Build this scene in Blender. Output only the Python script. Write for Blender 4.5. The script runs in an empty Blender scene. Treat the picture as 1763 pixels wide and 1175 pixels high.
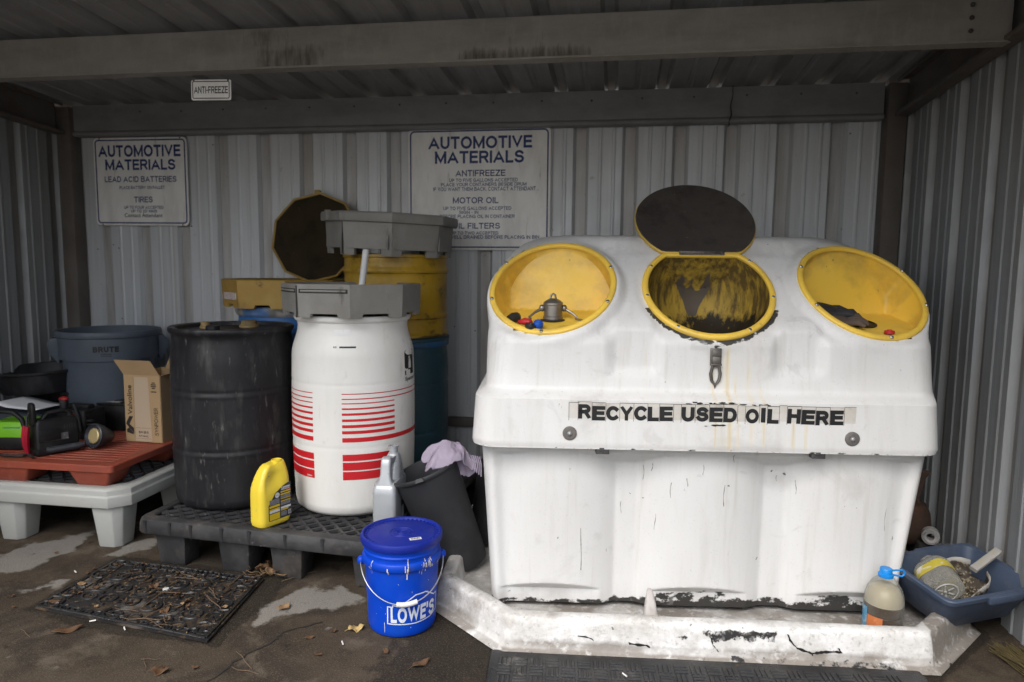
import bpy, bmesh, math, random
import numpy as np
from mathutils import Matrix, Vector, noise
random.seed(7)
R = math.radians
scene = bpy.context.scene
COL = scene.collection

# ---------------------------------------------------------------- camera
cam_d = bpy.data.cameras.new('camera'); cam = bpy.data.objects.new('camera', cam_d); COL.objects.link(cam)
_y, _p, _r = R(8.7), R(6.0), R(0.6)
_fw = Vector((-math.sin(_y)*math.cos(_p), math.cos(_y)*math.cos(_p), -math.sin(_p)))
_rt = Vector((math.cos(_y), math.sin(_y), 0)); _up = _rt.cross(_fw)
_rt2 = _rt*math.cos(_r)+_up*math.sin(_r); _up2 = _up*math.cos(_r)-_rt*math.sin(_r)
mw = Matrix((_rt2, _up2, -_fw)).transposed().to_4x4(); mw.translation = (0, 0, 1.4)
cam.matrix_world = mw
cam_d.sensor_width = 36; cam_d.lens = 24; cam_d.clip_end = 500
cam_d.dof.use_dof = True; cam_d.dof.focus_distance = 2.65; cam_d.dof.aperture_fstop = 2.2
scene.camera = cam

# ---------------------------------------------------------------- sky, sun, exposure
SUN_EL, SUN_AZ = R(52), R(200)      # overcast: high soft light from behind the camera, a little left
world = bpy.data.worlds.new('World'); scene.world = world; world.use_nodes = True
wn = world.node_tree.nodes; wl = world.node_tree.links
for n in list(wn): wn.remove(n)
sky = wn.new('ShaderNodeTexSky'); sky.sky_type = 'NISHITA'; sky.sun_disc = False
sky.sun_elevation = SUN_EL; sky.sun_rotation = SUN_AZ; sky.air_density = 1.0; sky.dust_density = 3.0
hs = wn.new('ShaderNodeHueSaturation'); hs.inputs['Saturation'].default_value = 0.42
bg = wn.new('ShaderNodeBackground'); bg.inputs['Strength'].default_value = 0.15
wo = wn.new('ShaderNodeOutputWorld')
wl.new(sky.outputs[0], hs.inputs['Color']); wl.new(hs.outputs[0], bg.inputs['Color']); wl.new(bg.outputs[0], wo.inputs[0])
sun_d = bpy.data.lights.new('sun', 'SUN'); sun_d.energy = 1.3; sun_d.angle = R(50); sun_d.color = (1.0, 0.98, 0.95)
sun = bpy.data.objects.new('sun', sun_d); COL.objects.link(sun)
_sd = Vector((math.sin(SUN_AZ)*math.cos(SUN_EL), math.cos(SUN_AZ)*math.cos(SUN_EL), math.sin(SUN_EL)))
sun.rotation_euler = _sd.to_track_quat('Z', 'Y').to_euler(); sun.location = _sd*20
scene.view_settings.view_transform = 'Standard'; scene.view_settings.look = 'None'
scene.view_settings.gamma = 1; scene.view_settings.exposure = 0.92
scene.render.film_transparent = False
try:
    scene.cycles.max_bounces = 8; scene.cycles.transparent_max_bounces = 8; scene.cycles.caustics_refractive = False
    scene.cycles.caustics_reflective = False
except Exception: pass

# ---------------------------------------------------------------- materials
MATS = {}
def mat(name, base, layers=(), rough=.5, metal=0, bump=None, spec=.5, trans=0, ior=1.45, rvar=.12, alpha=1):
    """layers: dicts c (colour), s (scale), st (stretch xyz), lo, hi, a (amount), attr, k (noise weight on attr), det, mode"""
    if name in MATS: return MATS[name]
    m = bpy.data.materials.new(name); MATS[name] = m; m.use_nodes = True
    nt = m.node_tree; N = nt.nodes; L = nt.links
    for n in list(N): N.remove(n)
    out = N.new('ShaderNodeOutputMaterial'); b = N.new('ShaderNodeBsdfPrincipled'); L.new(b.outputs[0], out.inputs[0])
    tc = N.new('ShaderNodeTexCoord')
    def noisev(s, st, det, dist=0.0, seed=0):
        mp = N.new('ShaderNodeMapping'); mp.inputs['Scale'].default_value = st
        mp.inputs['Location'].default_value = (seed*3.1, seed*1.7, seed*2.3)
        L.new(tc.outputs['Object'], mp.inputs['Vector'])
        n = N.new('ShaderNodeTexNoise'); n.inputs['Scale'].default_value = s; n.inputs['Detail'].default_value = det
        n.inputs['Roughness'].default_value = .62; n.inputs['Distortion'].default_value = dist
        L.new(mp.outputs[0], n.inputs['Vector']); return n.outputs[0]
    def rng(v, lo, hi, a=1.0):
        r = N.new('ShaderNodeMapRange'); r.clamp = True
        L.new(v, r.inputs[0]); r.inputs[1].default_value = lo; r.inputs[2].default_value = hi
        r.inputs[3].default_value = 0; r.inputs[4].default_value = a; return r.outputs[0]
    def math_(op, a, b_):
        q = N.new('ShaderNodeMath'); q.operation = op
        for i, x in enumerate((a, b_)):
            if isinstance(x, (int, float)): q.inputs[i].default_value = x
            else: L.new(x, q.inputs[i])
        return q.outputs[0]
    def mix(f, a, c):
        q = N.new('ShaderNodeMix'); q.data_type = 'RGBA'; L.new(f, q.inputs[0])
        if isinstance(a, tuple): q.inputs[6].default_value = (*a, 1)
        else: L.new(a, q.inputs[6])
        if isinstance(c, tuple): q.inputs[7].default_value = (*c, 1)
        else: L.new(c, q.inputs[7])
        return q.outputs[2]
    cur = base; lastf = None
    for i, l in enumerate(layers):
        nv = noisev(l.get('s', 8), l.get('st', (1, 1, 1)), l.get('det', 6), l.get('dist', 0), i+1)
        if 'attr' in l:
            at = N.new('ShaderNodeAttribute'); at.attribute_name = l['attr']
            k = l.get('k', .8)
            v = math_('ADD', at.outputs['Fac'], math_('MULTIPLY', math_('SUBTRACT', nv, .5), k))
            f = rng(v, l.get('lo', .4), l.get('hi', .6), l.get('a', 1))
        else: f = rng(nv, l.get('lo', .45), l.get('hi', .7), l.get('a', 1))
        cur = mix(f, cur, l['c']); lastf = f
    if isinstance(cur, tuple): b.inputs['Base Color'].default_value = (*cur, 1)
    else: L.new(cur, b.inputs['Base Color'])
    if rvar:
        nv = noisev(9, (1, 1, 1), 5, 0, 9)
        r = N.new('ShaderNodeMapRange'); L.new(nv, r.inputs[0]); r.inputs[1].default_value = .3; r.inputs[2].default_value = .7
        r.inputs[3].default_value = max(.03, rough-rvar); r.inputs[4].default_value = min(1, rough+rvar)
        L.new(r.outputs[0], b.inputs['Roughness'])
    else: b.inputs['Roughness'].default_value = rough
    b.inputs['Metallic'].default_value = metal; b.inputs['Specular IOR Level'].default_value = spec
    b.inputs['Transmission Weight'].default_value = trans; b.inputs['IOR'].default_value = ior
    if bump:
        s, st, d = bump
        bn = N.new('ShaderNodeBump'); bn.inputs['Strength'].default_value = 1.0; bn.inputs['Distance'].default_value = d
        L.new(noisev(s, st, 6, 0, 5), bn.inputs['Height']); L.new(bn.outputs[0], b.inputs['Normal'])
    return m
def clear(name, tint, body, fac, rough=.1):
    """clear thin plastic or glass: mostly see-through, with a gloss and a little body colour"""
    if name in MATS: return MATS[name]
    m = bpy.data.materials.new(name); MATS[name] = m; m.use_nodes = True; nt = m.node_tree; N = nt.nodes; L = nt.links
    for n in list(N): N.remove(n)
    out = N.new('ShaderNodeOutputMaterial'); t = N.new('ShaderNodeBsdfTransparent'); t.inputs[0].default_value = (*tint, 1)
    b = N.new('ShaderNodeBsdfPrincipled'); b.inputs['Base Color'].default_value = (*body, 1); b.inputs['Roughness'].default_value = rough
    lw = N.new('ShaderNodeLayerWeight'); lw.inputs[0].default_value = .35
    r = N.new('ShaderNodeMapRange'); L.new(lw.outputs['Facing'], r.inputs[0]); r.inputs[3].default_value = fac; r.inputs[4].default_value = min(1, fac+.55)
    x = N.new('ShaderNodeMixShader'); L.new(r.outputs[0], x.inputs[0]); L.new(t.outputs[0], x.inputs[1]); L.new(b.outputs[0], x.inputs[2]); L.new(x.outputs[0], out.inputs[0])
    return m
def D(c, s=8, lo=.45, hi=.7, a=.6, **k):
    d = dict(c=c, s=s, lo=lo, hi=hi, a=a); d.update(k); return d

# ---------------------------------------------------------------- mesh builder
class M:
    def __init__(self): self.v = []; self.f = []; self.T = Matrix.Identity(4); self.mark = 0
    def add(self, vs, fs):
        o = len(self.v)
        self.v += [tuple(self.T @ Vector(p)) for p in vs]; self.f += [tuple(i+o for i in f) for f in fs]; return self
    def box(self, cx, cy, cz, sx, sy, sz, rz=0):
        return self.frus(cx, cy, cz-sz/2, cz+sz/2, (sx, sy), (sx, sy), rz)
    def frus(self, cx, cy, z0, z1, s0, s1, rz=0, dx=0, dy=0):
        vs = []
        c, s = math.cos(rz), math.sin(rz)
        for z, (a, b), ox, oy in ((z0, s0, 0, 0), (z1, s1, dx, dy)):
            for u, w in ((-1, -1), (1, -1), (1, 1), (-1, 1)):
                x, y = u*a/2+ox, w*b/2+oy; vs.append((cx+x*c-y*s, cy+x*s+y*c, z))
        return self.add(vs, [(3, 2, 1, 0), (4, 5, 6, 7), (0, 1, 5, 4), (1, 2, 6, 5), (2, 3, 7, 6), (3, 0, 4, 7)])
    def loft(self, rings, cap0=True, cap1=True, closed=True):
        n = len(rings[0]); vs = [p for r in rings for p in r]; fs = []
        for i in range(len(rings)-1):
            for j in range(n if closed else n-1):
                k = (j+1) % n; fs.append((i*n+j, i*n+k, (i+1)*n+k, (i+1)*n+j))
        if cap0: fs.append(tuple(range(n-1, -1, -1)))
        if cap1: fs.append(tuple((len(rings)-1)*n+j for j in range(n)))
        return self.add(vs, fs)
    def lathe(self, prof, n=48, cap0=True, cap1=True, ax=(0, 0), sx=1, sy=1):
        rings = [[(ax[0]+r*sx*math.cos(2*math.pi*j/n), ax[1]+r*sy*math.sin(2*math.pi*j/n), z) for j in range(n)] for r, z in prof]
        return self.loft(rings, cap0, cap1)
    def tube(self, pts, r, n=8, closed=False, caps=True):
        P = [Vector(p) for p in pts]; k = len(P); rr = r if isinstance(r, (list, tuple)) else [r]*k
        t0 = (P[1]-P[0]).normalized(); a = t0.orthogonal().normalized(); rings = []
        for i in range(k):
            if closed: t = (P[(i+1) % k]-P[i-1]).normalized()
            else: t = (P[min(i+1, k-1)]-P[max(i-1, 0)]).normalized()
            a = (a-t*a.dot(t))
            a = a.normalized() if a.length > 1e-6 else t.orthogonal().normalized()
            b = t.cross(a)
            rings.append([tuple(P[i]+(a*math.cos(2*math.pi*j/n)+b*math.sin(2*math.pi*j/n))*rr[i]) for j in range(n)])
        if closed: rings.append(rings[0])
        return self.loft(rings, caps and not closed, caps and not closed)
    def prism(self, poly, z0, z1):
        n = len(poly)
        return self.add([(x, y, z0) for x, y in poly]+[(x, y, z1) for x, y in poly],
            [tuple(range(n-1, -1, -1)), tuple(range(n, 2*n))]+[(i, (i+1) % n, n+(i+1) % n, n+i) for i in range(n)])
    def ball(self, c, rx, ry=None, rz=None, nu=16, nv=10):
        ry = ry or rx; rz = rz or rx
        rings = []
        for i in range(1, nv):
            a = math.pi*i/nv-math.pi/2
            rings.append([(c[0]+rx*math.cos(a)*math.cos(2*math.pi*j/nu), c[1]+ry*math.cos(a)*math.sin(2*math.pi*j/nu), c[2]+rz*math.sin(a)) for j in range(nu)])
        return self.loft(rings)
    def build(self, name, m, parent=None, bevel=0, seg=2, smooth=40, loc=None, rz=0, fn=None):
        me = bpy.data.meshes.new(name)
        if bevel:
            bm = bmesh.new(); vv = [bm.verts.new(p) for p in self.v]
            for f in self.f:
                try: bm.faces.new([vv[i] for i in f])
                except ValueError: pass
            bm.normal_update()
            es = [e for e in bm.edges if len(e.link_faces) == 2 and e.calc_face_angle(0) > R(35)]
            bmesh.ops.bevel(bm, geom=es, offset=bevel, segments=seg, affect='EDGES', profile=.5, clamp_overlap=True)
            bm.to_mesh(me); bm.free()
        else:
            me.from_pydata(self.v, [], self.f); me.update()
        bm = bmesh.new(); bm.from_mesh(me); bmesh.ops.recalc_face_normals(bm, faces=bm.faces); bm.to_mesh(me); bm.free()
        if fn:
            for v in me.vertices: v.co = fn(v.co)
            me.update()
        if smooth is not None and len(me.polygons):
            me.polygons.foreach_set('use_smooth', [True]*len(me.polygons))
            me.set_sharp_from_angle(angle=R(smooth))
        o = bpy.data.objects.new(name, me); COL.objects.link(o)
        if m: me.materials.append(m)
        if parent: o.parent = parent
        if loc is not None: o.location = loc
        if rz: o.rotation_euler.z = rz
        return o
def paint(o, name, fn):
    me = o.data
    a = me.attributes.new(name, 'FLOAT', 'POINT')
    a.data.foreach_set('value', [float(fn(v.co)) for v in me.vertices])
def thing(name, label, cat, loc=(0, 0, 0), rz=0, group=None):
    o = bpy.data.objects.new(name, None); COL.objects.link(o); o.empty_display_size = .05
    o.location = loc; o.rotation_euler = (0, 0, rz); o['label'] = label; o['category'] = cat
    if group: o['group'] = group
    return o
def tag(o, label, cat, group=None):
    o['label'] = label; o['category'] = cat
    if group: o['group'] = group
    return o
def copytree(o, parent=None):
    c = o.copy(); COL.objects.link(c)
    if parent: c.parent = parent
    for ch in list(o.children): copytree(ch, c)
    return c
def ss(a, b, x):
    t = min(1, max(0, (x-a)/(b-a))); return t*t*(3-2*t)
def rrect(hx, hy, r, n=6, cx=0, cy=0):
    p = []
    for (sx, sy, a0) in ((1, -1, -90), (1, 1, 0), (-1, 1, 90), (-1, -1, 180)):
        for i in range(n+1):
            a = R(a0+90*i/n); p.append((cx+sx*(hx-r)+r*math.cos(a), cy+sy*(hy-r)+r*math.sin(a)))
    return p
def offs(poly, d):
    n = len(poly); out = []
    for i in range(n):
        p0, p1, p2 = Vector(poly[i-1]), Vector(poly[i]), Vector(poly[(i+1) % n])
        e1, e2 = (p1-p0).normalized(), (p2-p1).normalized()
        n1, n2 = Vector((e1.y, -e1.x)), Vector((e2.y, -e2.x)); b = n1+n2
        out.append(tuple(p1+b*(d/ max(.3, (1+n1.dot(n2))))))
    return out

# plain grotesque capitals drawn as strokes, so that the lettering keeps an even weight
def _arc(cx, cy, rx, ry, a0, a1, n=14): return [(cx+rx*math.cos(R(a0+(a1-a0)*i/n)), cy+ry*math.sin(R(a0+(a1-a0)*i/n))) for i in range(n+1)]
_B1 = [(0, .5), (.6, .5)]+_arc(.62, .76, .34, .24, -90, 90)[0:]+[(0, 1)]
GL = {
 'A': (.98, [[(0, 0), (.5, 1), (1, 0)], [(.2, .3), (.8, .3)]]), 'B': (.82, [[(0, 0), (0, 1)]+_arc(.62, .77, .34, .23, 90, -90)+[(0, .54)], [(0, .54)]+_arc(.62, .27, .38, .27, 90, -90)+[(0, 0)]]),
 'C': (.92, [_arc(.5, .5, .5, .5, 48, 312, 22)]), 'D': (.86, [[(0, 0), (0, 1)]+_arc(.5, .5, .5, .5, 90, -90, 18)+[(0, 0)]]),
 'E': (.74, [[(1, 1), (0, 1), (0, 0), (1, 0)], [(0, .52), (.92, .52)]]), 'F': (.70, [[(1, 1), (0, 1), (0, 0)], [(0, .5), (.88, .5)]]),
 'G': (.96, [_arc(.5, .5, .5, .5, 48, 330, 22)+[(.96, .45), (.58, .45)], [(.97, .45), (.97, 0)]]), 'H': (.84, [[(0, 0), (0, 1)], [(1, 0), (1, 1)], [(0, .53), (1, .53)]]),
 'I': (.0, [[(0, 0), (0, 1)]]), 'J': (.62, [[(1, 1), (1, .3)]+_arc(.5, .3, .5, .3, 0, -170, 10)]), 'K': (.86, [[(0, 0), (0, 1)], [(.95, 1), (0, .38)], [(.3, .55), (1, 0)]]),
 'L': (.68, [[(0, 1), (0, 0), (1, 0)]]), 'M': (1.02, [[(0, 0), (0, 1)], [(0, 1), (.5, .02), (1, 1)], [(1, 1), (1, 0)]]), 'N': (.84, [[(0, 0), (0, 1)], [(0, 1), (1, 0)], [(1, 0), (1, 1)]]),
 'O': (1.0, [_arc(.5, .5, .5, .5, 90, 450, 28)]), 'P': (.78, [[(0, 0), (0, 1)]+_arc(.62, .72, .38, .28, 90, -90)+[(0, .44)]]),
 'R': (.84, [[(0, 0), (0, 1)]+_arc(.62, .74, .36, .26, 90, -90)+[(0, .48)], [(.58, .48), (.97, 0)]]),
 'S': (.82, [_arc(.5, .745, .46, .255, 25, 180, 10)+_arc(.5, .745, .46, .225, 180, 262, 5)+_arc(.5, .265, .5, .265, 82, 0, 6)+_arc(.5, .265, .5, .265, 0, -160, 12)]),
 'T': (.80, [[(0, 1), (1, 1)], [(.5, 1), (.5, 0)]]), 'U': (.82, [[(0, 1), (0, .38)]+_arc(.5, .38, .5, .38, 180, 360, 14)+[(1, 1)]]), 'V': (.90, [[(0, 1), (.5, 0), (1, 1)]]),
 'W': (1.36, [[(0, 1), (.25, 0), (.5, 1), (.75, 0), (1, 1)]]), 'X': (.86, [[(0, 0), (1, 1)], [(0, 1), (1, 0)]]), 'Y': (.90, [[(0, 1), (.5, .42), (1, 1)], [(.5, .42), (.5, 0)]]), 'Z': (.80, [[(0, 1), (1, 1), (0, 0), (1, 0)]]),
 '0': (.72, [_arc(.5, .5, .5, .5, 90, 450, 24)]), '1': (.3, [[(0, .78), (1, 1), (1, 0)]]), '2': (.7, [_arc(.5, .72, .48, .28, 170, -20, 12)+[(0, 0), (1, 0)]]), '3': (.7, [_arc(.5, .76, .44, .24, 150, -90, 10), _arc(.5, .26, .5, .26, 90, -150, 12)]),
 '4': (.75, [[(.75, 0), (.75, 1), (0, .3), (1, .3)]]), '5': (.7, [[(.9, 1), (.1, 1), (.03, .5)]+_arc(.5, .31, .5, .31, 120, -150, 14)]), '6': (.72, [_arc(.5, .3, .5, .3, 0, 360, 18), [(.0, .3), (.05, .6)]+_arc(.5, .62, .45, .38, 170, 40, 8)]),
 '.': (.0, [[(0, 0), (0, .02)]]), ',': (.02, [[(1, .02), (0, -.12)]]), '-': (.34, [[(0, .42), (1, .42)]]), "'": (.0, [[(0, 1), (0, .78)]]), '"': (.2, [[(0, 1), (0, .8)], [(1, 1), (1, .8)]]), '/': (.4, [[(0, 0), (1, 1)]])}
def stroke_text(s, w, h, wt):
    vs = []; fs = []; x = 0; k = 0
    for ch in s:
        if ch == ' ': x += .42; continue
        gw, polys = GL[ch]; iw = max(0, gw-wt) if gw > wt else gw
        for P in polys:
            k += 1; z = k*2e-5
            Q = [Vector((x+wt/2+px*iw, wt/2+py*(1-wt))) for px, py in P]
            closed = (Q[0]-Q[-1]).length < 1e-6 and len(Q) > 3
            if closed: Q = Q[:-1]
            n = len(Q); b0 = len(vs)
            for i in range(n):
                d1 = (Q[i]-Q[i-1]).normalized() if (i or closed) else None
                d2 = (Q[(i+1) % n]-Q[i]).normalized() if (i < n-1 or closed) else None
                c = Q[i].copy()
                if d1 is None: d1 = d2; c = c-d2*wt/2
                elif d2 is None: d2 = d1; c = c+d1*wt/2
                n1, n2 = Vector((-d1.y, d1.x)), Vector((-d2.y, d2.x)); m_ = n1+n2
                q = m_*(wt/2/max(.22, 1+n1.dot(n2)))
                lo = -.2 if ch == ',' else 0
                for p in (c+q, c-q): vs.append((p.x, min(1, max(lo, p.y)), z))
            for i in range(n if closed else n-1):
                j = (i+1) % n; fs.append((b0+2*i, b0+2*i+1, b0+2*j+1, b0+2*j))
        x += iw+wt+.13*(1 if wt < .2 else .8)
    xs = [v[0] for v in vs]; x0, x1 = min(xs), max(xs); ys = [v[1] for v in vs]; y0, y1 = min(0, min(ys)) if s != "'" else min(ys), max(ys)
    sx = w/(x1-x0); sy = h/(max(1, y1) if len(s) > 1 else y1-y0)
    return [((v[0]-(x0+x1)/2)*sx, (v[1]-.5)*sy, v[2]) for v in vs], fs
def text(s, w, h, bold=0.0, ext=.0006, sp=1.0):
    if all(ch in GL or ch == ' ' for ch in s): return stroke_text(s, w, h, .13+bold*3.2)
    bold = min(bold, .012)
    c = bpy.data.curves.new('t', 'FONT'); c.body = s; c.size = 1; c.offset = bold; c.extrude = 0; c.space_character = sp; c.resolution_u = 4
    o = bpy.data.objects.new('t', c); COL.objects.link(o)
    dg = bpy.context.evaluated_depsgraph_get(); dg.update()
    me = bpy.data.meshes.new_from_object(o.evaluated_get(dg))
    vs = [tuple(v.co) for v in me.vertices]; fs = [tuple(p.vertices) for p in me.polygons]
    bpy.data.objects.remove(o); bpy.data.curves.remove(c); bpy.data.meshes.remove(me)
    xs = [v[0] for v in vs]; ys = [v[1] for v in vs]
    sx = w/(max(xs)-min(xs)); sy = h/(max(ys)-min(ys)); mx = (max(xs)+min(xs))/2; my = (max(ys)+min(ys))/2
    return [((v[0]-mx)*sx, (v[1]-my)*sy, 0) for v in vs], fs
def put(m, tx, cx=0, cz=0, y=0, rot=0):        # text on a plane facing -y (local), centred at (cx, cz)
    vs, fs = tx; c, s = math.cos(rot), math.sin(rot)
    m.add([(cx+x*c-yy*s, y-z, cz+x*s+yy*c) for x, yy, z in vs], fs)
def putcyl(m, tx, phi, z, rf, e=.0012, rot=0):   # text wrapped on a lathe with radius rf(z); phi=0 faces -y
    vs, fs = tx; c, s = math.cos(rot), math.sin(rot); out = []
    r0 = rf(z)
    for x, yy, q in vs:
        X, Z = x*c-yy*s, z+x*s+yy*c
        a = phi+X/r0; r = rf(Z)+e+q; out.append((r*math.sin(a), -r*math.cos(a), Z))
    m.add(out, fs)
def patch(m, a0, a1, z0, z1, rf, e=.001, n=None):
    n = n or max(2, int(abs(a1-a0)/R(4))); nz = max(2, int((z1-z0)/.02)+1)
    vs = []; fs = []
    for j in range(nz+1):
        z = z0+(z1-z0)*j/nz
        for i in range(n+1):
            a = a0+(a1-a0)*i/n; r = rf(z)+e; vs.append((r*math.sin(a), -r*math.cos(a), z))
    for j in range(nz):
        for i in range(n): k = j*(n+1)+i; fs.append((k, k+1, k+n+2, k+n+1))
    m.add(vs, fs)
def prof_fn(prof):
    def f(z):
        for (r0, z0), (r1, z1) in zip(prof, prof[1:]):
            if z0 <= z <= z1 and z1 > z0: return r0+(r1-r0)*(z-z0)/(z1-z0)
        return prof[0][0] if z < prof[0][1] else prof[-1][0]
    return f
def inpoly(p, poly):
    x, y = p; c = False; n = len(poly)
    for i in range(n):
        x1, y1 = poly[i]; x2, y2 = poly[i-1]
        if (y1 > y) != (y2 > y) and x < (x2-x1)*(y-y1)/(y2-y1)+x1: c = not c
    return c
def pdist(p, poly):
    d = 9
    n = len(poly); P = Vector(p)
    for i in range(n):
        a, b = Vector(poly[i-1]), Vector(poly[i]); ab = b-a
        t = max(0, min(1, (P-a).dot(ab)/max(1e-9, ab.length_squared))); d = min(d, (a+ab*t-P).length)
    return d
def polyv(p, poly, soft=.05):
    d = pdist(p, poly); return .5+.5*min(1, d/soft) if inpoly(p, poly) else .5-.5*min(1, d/soft)

# shared small materials
BLACK = lambda: mat('black_plastic', (.018, .018, .02), [D((.07, .07, .075), 14, .5, .8, .5)], .5)
# ---------------------------------------------------------------- ground
def axis(a, b, step, far):
    n = int(round((b-a)/step)); core = [a+(b-a)*i/n for i in range(n+1)]
    lo, hi = [], []; d = step
    x = a
    while x > -far: d *= 1.5; x -= d; lo.append(x)
    d = step; x = b
    while x < far: d *= 1.5; x += d; hi.append(x)
    return lo[::-1]+core+hi
gx, gy = axis(-3.8, 1.9, .03, 120), axis(1.6, 4.4, .03, 120)
g = M(); nx = len(gx)
g.add([(x, y, .0025*noise.noise((x*3, y*3, 0)) if -3.8 < x < 1.9 and 1.6 < y < 4.4 else 0) for y in gy for x in gx],
      [(j*nx+i, j*nx+i+1, (j+1)*nx+i+1, (j+1)*nx+i) for j in range(len(gy)-1) for i in range(nx-1)])
m_ground = mat('stained_concrete', (.070, .053, .037), [
    D((.036, .027, .019), 1.1, .4, .62, .8, det=8), D((.098, .079, .058), 3.2, .5, .75, .6, det=8),
    D((.03, .024, .019), 2.3, .50, .62, .8, det=10, dist=.8), D((.125, .102, .076), 5, .55, .66, .6, det=10, dist=.4), D((.025, .02, .016), 11, .58, .68, .6, det=9),
    D((.215, .20, .18), 6, .42, .62, .95, attr='pale', k=2.4, det=12),
    D((.017, .0135, .0105), 12, .44, .58, .82, attr='damp_dark', k=.9, det=8),
    D((.24, .23, .215), 3, .45, .6, 1, attr='yard_bounce', k=.5), D((.02, .018, .016), 26, .68, .78, .8, det=3), D((.13, .108, .083), 160, .54, .66, .45, det=3), D((.02, .017, .014), 210, .56, .68, .55, det=3), D((.02, .016, .012), 7, .66, .69, .75, det=4)],
    .78, bump=(150, (1, 1, 1), .003), spec=.2, rvar=.15)
ground = g.build('ground', m_ground); ground['kind'] = 'structure'
PALE = [[(-3.4, 2.9), (-2.922, 2.768), (-2.904, 2.914), (-2.792, 3.011), (-2.702, 3.083), (-2.621, 2.856), (-2.637, 2.751), (-2.665, 2.619), (-2.729, 2.577), (-3.2, 2.55)],
        [(-2.417, 2.858), (-2.391, 3.007), (-2.326, 3.095), (-2.285, 2.952), (-2.361, 2.847)],
        [(-2.532, 2.469), (-2.391, 2.596), (-2.383, 2.523), (-2.476, 2.441)],
        [(-1.387, 2.59), (-1.332, 2.691), (-1.128, 2.716), (-1.036, 2.651), (-1.152, 2.53), (-1.27, 2.461), (-1.373, 2.374), (-1.41, 2.509)]]
DAMP = [(-2.22, 2.27), (-1.87, 2.21), (-1.425, 2.198), (-1.405, 2.64), (-1.40, 2.80), (-2.36, 2.86), (-2.36, 2.32)]
CRACK = [(-1.363, 1.9), (-1.306, 2.079), (-1.309, 2.122), (-1.243, 2.268), (-1.23, 2.333), (-1.1, 2.45)]
def segd(p, path):
    P = Vector(p); d = 9
    for a, b in zip(path, path[1:]):
        a, b = Vector(a), Vector(b); ab = b-a; t = max(0, min(1, (P-a).dot(ab)/ab.length_squared)); d = min(d, (a+ab*t-P).length)
    return d
near = lambda c: -3.9 < c.x < 2 and 1.5 < c.y < 4.5
paint(ground, 'pale', lambda c: max(polyv((c.x, c.y), p, .06) for p in PALE) if near(c) else 0)
def damp_darkf(c):
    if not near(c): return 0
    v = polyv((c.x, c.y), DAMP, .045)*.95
    v = max(v, .75*ss(2.9, 3.4, c.y), .85*ss(.5, .0, abs(c.x+.55)-.1)*ss(2.7, 2.45, c.y)*.8, .75*ss(.09, .0, segd((c.x, c.y), [(-.75, 2.62), (-.42, 2.3), (1.1, 2.42), (1.45, 2.8)])))  # also darker to the rear, before the bucket and along the basin foot
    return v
paint(ground, 'damp_dark', damp_darkf)
paint(ground, 'yard_bounce', lambda c: ss(1.3, .2, c.y))       # unseen ground out front, made paler to bounce light into the shed
ck = M()
pts = []
for a, b in zip(CRACK, CRACK[1:]):
    for i in range(6):
        t = i/6; pts.append((a[0]+(b[0]-a[0])*t+random.uniform(-.008, .008), a[1]+(b[1]-a[1])*t))
vs = []; fs = []
for i, (x, y) in enumerate(pts):
    w = random.uniform(.0015, .0035); vs += [(x-w, y+w, .004), (x+w, y-w, .004)]
    if i: fs.append((2*i-2, 2*i-1, 2*i+1, 2*i))
ck.add(vs, fs); o = ck.build('ground_crack', mat('crack_dark', (.02, .017, .014), rough=.9)); o.parent = ground

# ---------------------------------------------------------------- shed
XL, XR, YB, YF = -3.72, 1.56, 4.25, 1.5
roofz = lambda y: 2.462+.056*(YB-y)
shed = thing('open_shed', 'open fronted corrugated metal shed sheltering the drums and the white tank', 'shed', ((XL+XR)/2, YB, 0))
def SB(m, name, mt, **k):
    o = m.build(name, mt, shed, **k); o.data.transform(Matrix.Translation((-(XL+XR)/2, -YB, 0))); return o
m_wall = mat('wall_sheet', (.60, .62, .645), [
    D((.44, .43, .41), 2.0, .42, .7, .45, st=(6, 6, .25), det=6), D((.64, .65, .67), 1.4, .45, .7, .4, st=(4, 4, .2)),
    D((.36, .32, .27), 3.5, .55, .75, .4, st=(9, 9, .12), det=5), D((.24, .19, .14), 5, .45, .75, .75, attr='groove', k=.5, st=(3, 3, .3)),
    D((.16, .14, .12), 16, .66, .76, .7, det=4)], .48, metal=.15, bump=(3, (6, 6, .4), .004), rvar=.1)
m_steel = mat('beam_steel', (.33, .31, .28), [D((.22, .205, .18), 3, .42, .68, .7, st=(1, 1, 3), det=8), D((.40, .38, .35), 8, .5, .75, .5, st=(3, 3, 1)),
    D((.06, .05, .042), 7, .36, .8, .85, attr='soot', k=1.1, st=(7, 1, 1.2), det=10), D((.2, .11, .05), 9, .68, .8, .5)], .6, metal=.1)
m_dsteel = mat('dark_steel', (.15, .132, .118), [D((.09, .078, .068), 4, .4, .7, .7), D((.14, .085, .055), 6, .52, .74, .7, st=(2, 2, .4))], .65)
m_roof = mat('roof_sheet', (.30, .30, .30), [D((.26, .255, .24), 2, .42, .7, .7, st=(5, .4, 1)), D((.44, .44, .44), 4, .5, .75, .5, st=(8, .3, 1)), D((.13, .115, .1), 8, .6, .8, .5)], .5, metal=.2)
m_wall_shaded = mat('side_wall_shaded', (.28, .29, .30), [D((.22, .215, .2), 2.0, .42, .7, .6, st=(6, 6, .25), det=6), D((.2, .17, .14), 3.5, .55, .75, .55, st=(9, 9, .12), det=5), D((.17, .14, .11), 5, .45, .75, .75, attr='groove', k=.5, st=(3, 3, .3))], .48, metal=.15, bump=(3, (6, 6, .4), .004))  # darker copy of the wall sheet: edge falloff put into the colour
PIT = .2945
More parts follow.
